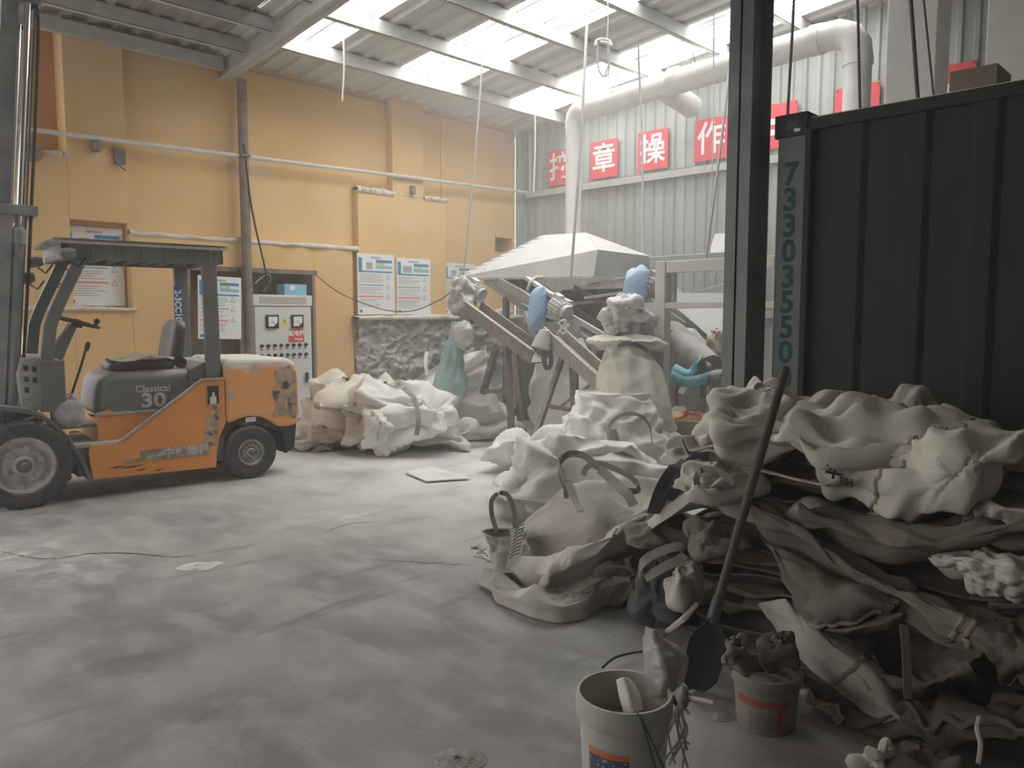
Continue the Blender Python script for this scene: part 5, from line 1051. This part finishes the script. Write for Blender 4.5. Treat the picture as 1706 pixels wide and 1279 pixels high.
flap('open bag mouth gaping low in the middle of the pile front', [
 [(1415,1060,.1),(1470,1052,.08),(1540,1052,.06),(1600,1062,.05),(1650,1078,.06)],
 [(1430,1085,-.02),(1480,1075,.16),(1530,1085,.20),(1580,1090,.12),(1640,1090,-.04)],
 [(1450,1110,-.08),(1490,1115,.1),(1530,1120,.12),(1570,1115,.02),(1625,1100,-.10)],
 [(1470,1128,-.10),(1505,1138,-.12),(1540,1140,-.13),(1580,1126,-.14),(1620,1110,-.12)],
 [(1465,1150,.1),(1505,1160,.08),(1540,1160,.08),(1590,1150,.06),(1640,1140,.06)]], m_bagdk2, 81, amp=.016)
flap('bag bulging out low at the right edge of the picture', [
 [(1620,1040,.1),(1670,1028,.08),(1730,1030,.06)],[(1640,1065,-.06),(1680,1062,-.12),(1730,1065,-.14)],[(1650,1100,-.08),(1690,1110,-.14),(1730,1120,-.16)],[(1660,1135,.04),(1700,1150,.0),(1740,1160,-.02)]], m_bagdk2, 82, 34, 30)
flap('pale shredded bag with frayed folds at the right of the pile', [
 [(1555,915,.16),(1600,908,.12),(1650,912,.1),(1720,930,.1)],[(1545,928,.02),(1600,922,-.04),(1655,930,-.06),(1720,948,-.04)],[(1580,948,.02),(1620,952,-.04),(1670,962,-.05),(1720,975,-.03)],[(1610,978,.12),(1640,985,.1),(1680,995,.08),(1720,1005,.08)]], m_baglt, 83, 50, 50, amp=.04, n=14, lam=(.08,.25))
flap('dim bag layers spread along the floor below the open bag mouth', [
 [(1330,1130,.2),(1420,1165,.14),(1520,1170,.1),(1620,1160,.1),(1730,1165,.1)],[(1335,1160,.0),(1420,1190,-.08),(1520,1200,-.12),(1620,1190,-.12),(1730,1195,-.1)],[(1350,1190,.0),(1430,1212,-.1),(1520,1222,-.16),(1620,1220,-.16),(1730,1222,-.14)],[(1360,1200,.2),(1430,1222,.1),(1520,1232,.02),(1620,1236,.0),(1730,1238,.0)]], m_bagdk2, 84, amp=.04, n=12, lam=(.12,.4))
flap('small striped cloth bunched between the bucket and the pale strip', [
 [(1335,1125,.14),(1365,1145,.12),(1400,1170,.1)],[(1335,1150,-.08),(1365,1172,-.1),(1400,1195,-.12)],[(1345,1175,.05),(1375,1195,.04),(1410,1212,.02)]], m_bagmid, 85, 28, 28, amp=.03)
# cloth ends, straps and ties that belong to bags of the left end
def lumpbag(lab, x, y, d, sx, sy, sz, mt, seed, yaw=-.5, **k):
    return bag(lab, crumple(lump(at(x,y,d), sx, sy, sz, yaw, 44, 26, 2.4, .8, .16, seed), True, 1.15, 50, .05, seed, k.pop('amp', .045), (6,6), .006, n=10, lam=(.15,.5)), mt)
T = lumpbag('rounded fold of cloth bulging from the left end of the pile beside the shovel', 1188,900,3.72, .16,.13,.09, m_bagdk, 86)
T = lumpbag('puckered bag end with a knot on the upper left end of the pile', 1190,800,3.85, .22,.20,.10, m_bagmid, 87)
strap(T, [W(1172,836,3.7), W(1160,800,3.66), W(1172,782,3.66), W(1200,786,3.62), W(1222,806,3.58)], .03, (.5,-.5,.6), m_strap)
T = lumpbag('dark sack leaning on the foot of the pile left end', 1098,1000,4.05, .13,.13,.19, m_strapdk, 88)
strap(T, [W(1066,960,3.95), W(1070,938,3.9), W(1092,922,3.88), W(1130,910,3.85), W(1140,925,3.85), W(1105,945,3.86), W(1075,962,3.92)], .045, (.2,.2,1), m_strap)
T = lumpbag('frayed pale bag neck tied off at the left of the pile, halfway up', 1140,985,3.75, .09,.08,.12, m_bagmid, 89)
T = lumpbag('soft pale bag lobe above the dark sack', 1112,890,4.1, .20,.16,.12, m_bagdk, 90)
T = lumpbag('small pale cloth end at the upper left of the pile by the orange sheeting', 1150,760,4.2, .14,.13,.09, m_bagmid, 91)
strap(T, [W(1142,792,4.0), W(1144,772,3.95), W(1162,758,3.95), W(1180,762,3.95)], .03, (.3,.2,1), m_strapdk)
DS = Thing('webbing_strap', 'black webbing strap hanging in two tails from the upper left of the pile', 'strap', W(1110,850,4.0))
DS.add('tail', MB().ribbon([W(1145,768,3.95), W(1125,785,3.9), W(1104,815,3.9), W(1090,855,3.95)], .085, (.75,-.6,.3), .006, 20), m_strapdk); DS.add('tail', MB().ribbon([W(1148,772,3.93), W(1138,790,3.88), W(1124,815,3.88), W(1112,832,3.9)], .07, (.75,-.6,.3), .006, 20), m_strapdk)
single('webbing_strap', 'long flat beige strap reaching left from the pile across the strapped bag', 'strap', MB().ribbon([W(1165,812,3.75), W(1130,840,3.85), W(1098,862,3.95), W(1075,880,4.05)], .075, (.4,-.2,1), .006, 24), m_bagmid)
tw = [W(1140,985,3.68), W(1118,1030,3.75), W(1085,1055,3.85)]
single('twisted_strap', 'pale twisted strap trailing on the floor at the pile foot', 'strap', MB().tube([on(1165,1012,'Z',.22)*0+W(1162,1005,3.66), W(1140,1030,3.66), on(1112,1052,'Z',.03), on(1095,1072,'Z',.02)], [.012,.016,.014,.01], 6), m_bagmid)
single('hanging_tape', 'narrow tape hanging down the middle of the pile front', 'tape', MB().ribbon([pf(1506,1040,-.14), pf(1510,1090,-.17), pf(1513,1165,-.18)], .03, RGT, .004, 12), m_bagdk)
single('cord_end', 'thin pale cord hanging at the lower right of the pile', 'cord', MB().tube([pf(1632,1195,-.16), pf(1628,1215,-.22), pf(1634,1240,-.25), pf(1630,1272,-.26)], .008, 6, smooth=16), m_bagmid)

# ------------------------------------------------------------------ shovel
tp, nk, ft = W(1309,612,3.50), W(1190,1022,3.33), on(1158,1150,'Z',.005)
SH = Thing('shovel', 'shovel with brown wooden handle leaning on the pile, blade on the floor', 'shovel', ft)
SH.add('handle', MB().tube([tp, tp+(nk-tp)*.5, nk], [.020,.021,.019], 12), m_shovelw, smooth='auto')
SH.add('socket', MB().tube([tp+(nk-tp)*.93, nk, nk+(ft-nk)*.12], [.025,.027,.022], 12), m_shovelb, smooth='auto')
ax = norm(ft-nk); sdv = norm(np.cross(ax, (RGT*.15-FWD))); nv_ = np.cross(sdv, ax); L_ = np.linalg.norm(ft-nk)
rows = [[nk+ax*L_*f+sdv*w*s+nv_*(.022*(s*s)-.01) for s in (-1,-.6,0,.6,1)] for f, w in ((.05,.022),(.18,.05),(.30,.085),(.6,.088),(.85,.078),(1.0,.03))]
SH.add('blade', cloth_mb(loft(rows, 26, 14)), m_shovelb, smooth=True, solid=.004)

# ------------------------------------------------------------------ buckets
def bucket(lab, c, r, h, mt, rib=True):
    T = Thing('bucket', lab, 'bucket', c)
    T.body = T.add('bucket_shell', MB().lathe([(0,.0),(r*.84,0),(r*.86,.01),(r*.97,h*.80),(r*1.03,h*.80),(r*1.05,h*.82),(r*1.05,h*.97),(r*1.02,h),(r*.97,h),(r*.96,h*.97),(r*.83,.02),(0,.02)], c, (0,0,1), 48), mt, smooth='auto')
    return T
c = at(1040,1150,2.55); r = .150; h = float(c[2]); c = np.array((c[0], c[1], 0))
BK = bucket('off-white plastic paint bucket full of scraps at the front of the floor', c, r, h, m_bucket)
BK.add('powder', MB().lathe([(0,h*.74),(r*.4,h*.72),(r*.7,h*.69),(r*.93,h*.66)], c, (0,0,1), 30), m_bucketin, smooth=True)
def onb(ang, z, rr=1.0): a = math.atan2(-c[1], -c[0])+ang; k = r*(.86+.11*z/(h*.8))*rr; return c+np.array((math.cos(a)*k, math.sin(a)*k, z))
def patch(a0, a1, z0, z1, rr=1.012, n=12): return cloth_mb(np.array([[onb(a, z, rr) for z in (z0, z1)] for a in np.linspace(a0, a1, n)]))
lb = BK.add('label', patch(-.86, .12, .10, .215), m_label, label='dark blue printed label')
mb = patch(-.86, .12, .215, .235, 1.014); BK.add('label_band', mb, m_labelor, under=lb, label='orange band above the label')
rg = np.random.default_rng(5); mb = MB()
for k in range(26):
    a0 = rg.uniform(-.84,.06); z0 = rg.uniform(.12,.205); s = patch(a0, a0+rg.uniform(.02,.09), z0, z0+.006, 1.018, 4); mb.add(s.v, s.f)
BK.add('label_print', mb, m_bucket, under=lb, kind='stuff')
BK.add('bail_handle', MB().tube([W(1003,1112,2.62), W(1025,1095,2.66), W(1055,1087,2.70), W(1078,1084,2.72)], .004, 6, smooth=16), m_strapdk)
single('plastic_strip', 'curved white plastic scrap standing in the front bucket', 'scrap', cloth_mb(loft([[W(1027,1132,2.55),W(1032,1160,2.52),W(1040,1188,2.49)],[W(1042,1128,2.54),W(1050,1155,2.50),W(1056,1186,2.47)],[W(1056,1138,2.58),W(1066,1160,2.55),W(1072,1182,2.53)]], 16, 16)), m_bagwh, smooth=True, solid=.004)
fv = crumple(loft([[W(1072,1042,2.72),W(1067,1072,2.72),W(1070,1115,2.68),W(1078,1160,2.63)],[W(1095,1052,2.68),W(1092,1085,2.62),W(1098,1120,2.58),W(1105,1160,2.56)],[W(1130,1072,2.70),W(1133,1095,2.66),W(1135,1120,2.62),W(1128,1150,2.60)],[W(1140,1085,2.76),W(1146,1105,2.76),W(1140,1130,2.74),W(1125,1150,2.70)]], 36, 36), False, 1.03, 30, .08, 92, .010, (5,5), n=6, lam=(.3,.8), fold=.25)
single('film_bag', 'dusty clear plastic bag sticking up out of the front bucket', 'bag', cloth_mb(fv), m_film, smooth=True, solid=.002)
KN = Thing('tied_strings', 'bunch of knotted pale strings hung over the rim of the front bucket', 'string', W(1140,1200,2.46))
kc = W(1138,1160,2.50)
KN.add('knot', cloth_mb(crumple(lump(kc, .025,.022,.035, 0, 24, 14, 2.2, .9, .2, 93), True, 1.2, 24, .05, 93, .03), True, True, True), m_strap, smooth=True)
KN.add('string_end', MB().tube([kc, W(1165,1165,2.47), W(1188,1170,2.45)], .006, 6, smooth=10), m_bagwh); KN.add('string_end', MB().tube([kc, W(1140,1178,2.48), W(1148,1188,2.46)], .005, 6), m_bagwh)
rg = np.random.default_rng(9)
for k in range(9):
    x2, y2 = 1100+rg.uniform(0,52), 1235+rg.uniform(0,48); KN.add('string', MB().tube([kc, W(1128+rg.uniform(-10,10),1190,2.45), W(1125+rg.uniform(-14,20),1222,2.44), W(x2,y2,2.45)], .0035, 5, smooth=14), m_bagmid if k % 3 else m_strap)
for k, (x2, lab) in enumerate(((1098,'green string hanging over the front bucket rim, right of its label'),(1106,'second green string bending right over the front bucket rim'))):
    single('green_string', lab, 'string', MB().tube([W(1058,1184,2.42), W(1068,1198,2.385), W(1078+6*k,1230,2.385), W(x2,1300-20*k,2.40)], .0035, 6, smooth=18), m_string)
c = at(1278,1113,3.05); r2 = .128; h2 = float(c[2]); c2 = np.array((c[0], c[1], 0)); c = c2; r = r2; h = h2
B2 = bucket('smaller paint bucket with faded red print at the foot of the pile', c2, r2, h2, m_bucketdk)
lb = B2.add('label', patch(-1.0, .75, .115, .145), m_labelred, label='faded red lettering band'); B2.add('label_patch', patch(-.55, .25, .02, .09), m_bagdk, under=lb); B2.add('label_stripe', patch(.35, .5, .03, .14, 1.016, 4), m_labelred, under=lb)
B2.add('contents', MB().lathe([(0,h2*.80),(r2*.5,h2*.78),(r2*.93,h2*.7)], c2, (0,0,1), 24), m_bucketin, smooth=True)
lumpthing('cloth_scrap', 'torn grey cloth bunched over the left rim of the smaller bucket', 'cloth', 1222,1090,3.02, .055,.05,.06, m_bagdk, seed=95, st=1.2, amp=.04)
lumpthing('dark_sack', 'small dark sack stuffed in the smaller bucket', 'sack', 1300,1085,3.06, .07,.06,.075, m_bagdk2, seed=96, amp=.03)
lumpthing('soiled_sack', 'soiled brown sack cut by the lower right frame edge', 'sack', 1540,1300,2.60, .17,.14,.11, m_bagdk2, seed=97, amp=.04)
lumpthing('paper_scrap', 'pale torn paper lying on the soiled brown sack', 'paper', 1466,1266,2.58, .05,.035,.03, m_baglt, seed=98, amp=.05, st=1.3)
# gritty heaps on the floor
def heap(lab, x, y, rx, ry, hh, mt, seed):
    p = on(x, y, 'Z', 0); rg = np.random.default_rng(seed); nz = snoise(40, 14, 9, 5, rg, True)
    V = np.array([[p+RGT*(rx*rr*math.cos(a)*(1+.12*nz[i, j]))+FWD*(ry*rr*math.sin(a)*(1+.12*nz[i, j]))+np.array((0,0,.002+hh*(1-rr)**.8*(1+.25*nz[i, j]))) for j, rr in enumerate(np.linspace(.03, 1, 14))] for i, a in enumerate(np.linspace(0, 2*math.pi, 40, endpoint=False))])
    single('powder_heap', lab, 'heap', cloth_mb(V, True, True, False), mt, smooth=True)
heap('low heap of grey grit at the bottom edge of the floor', 760, 1268, .10, .09, .018, m_gravel, 1)
heap('thin patch of pale grit on the floor beside the smaller bucket', 1200, 1192, .06, .05, .006, m_gravel, 2)
heap('small mound of white powder on the floor in front of the forklift', 330, 944, .12, .10, .012, m_heap, 3)
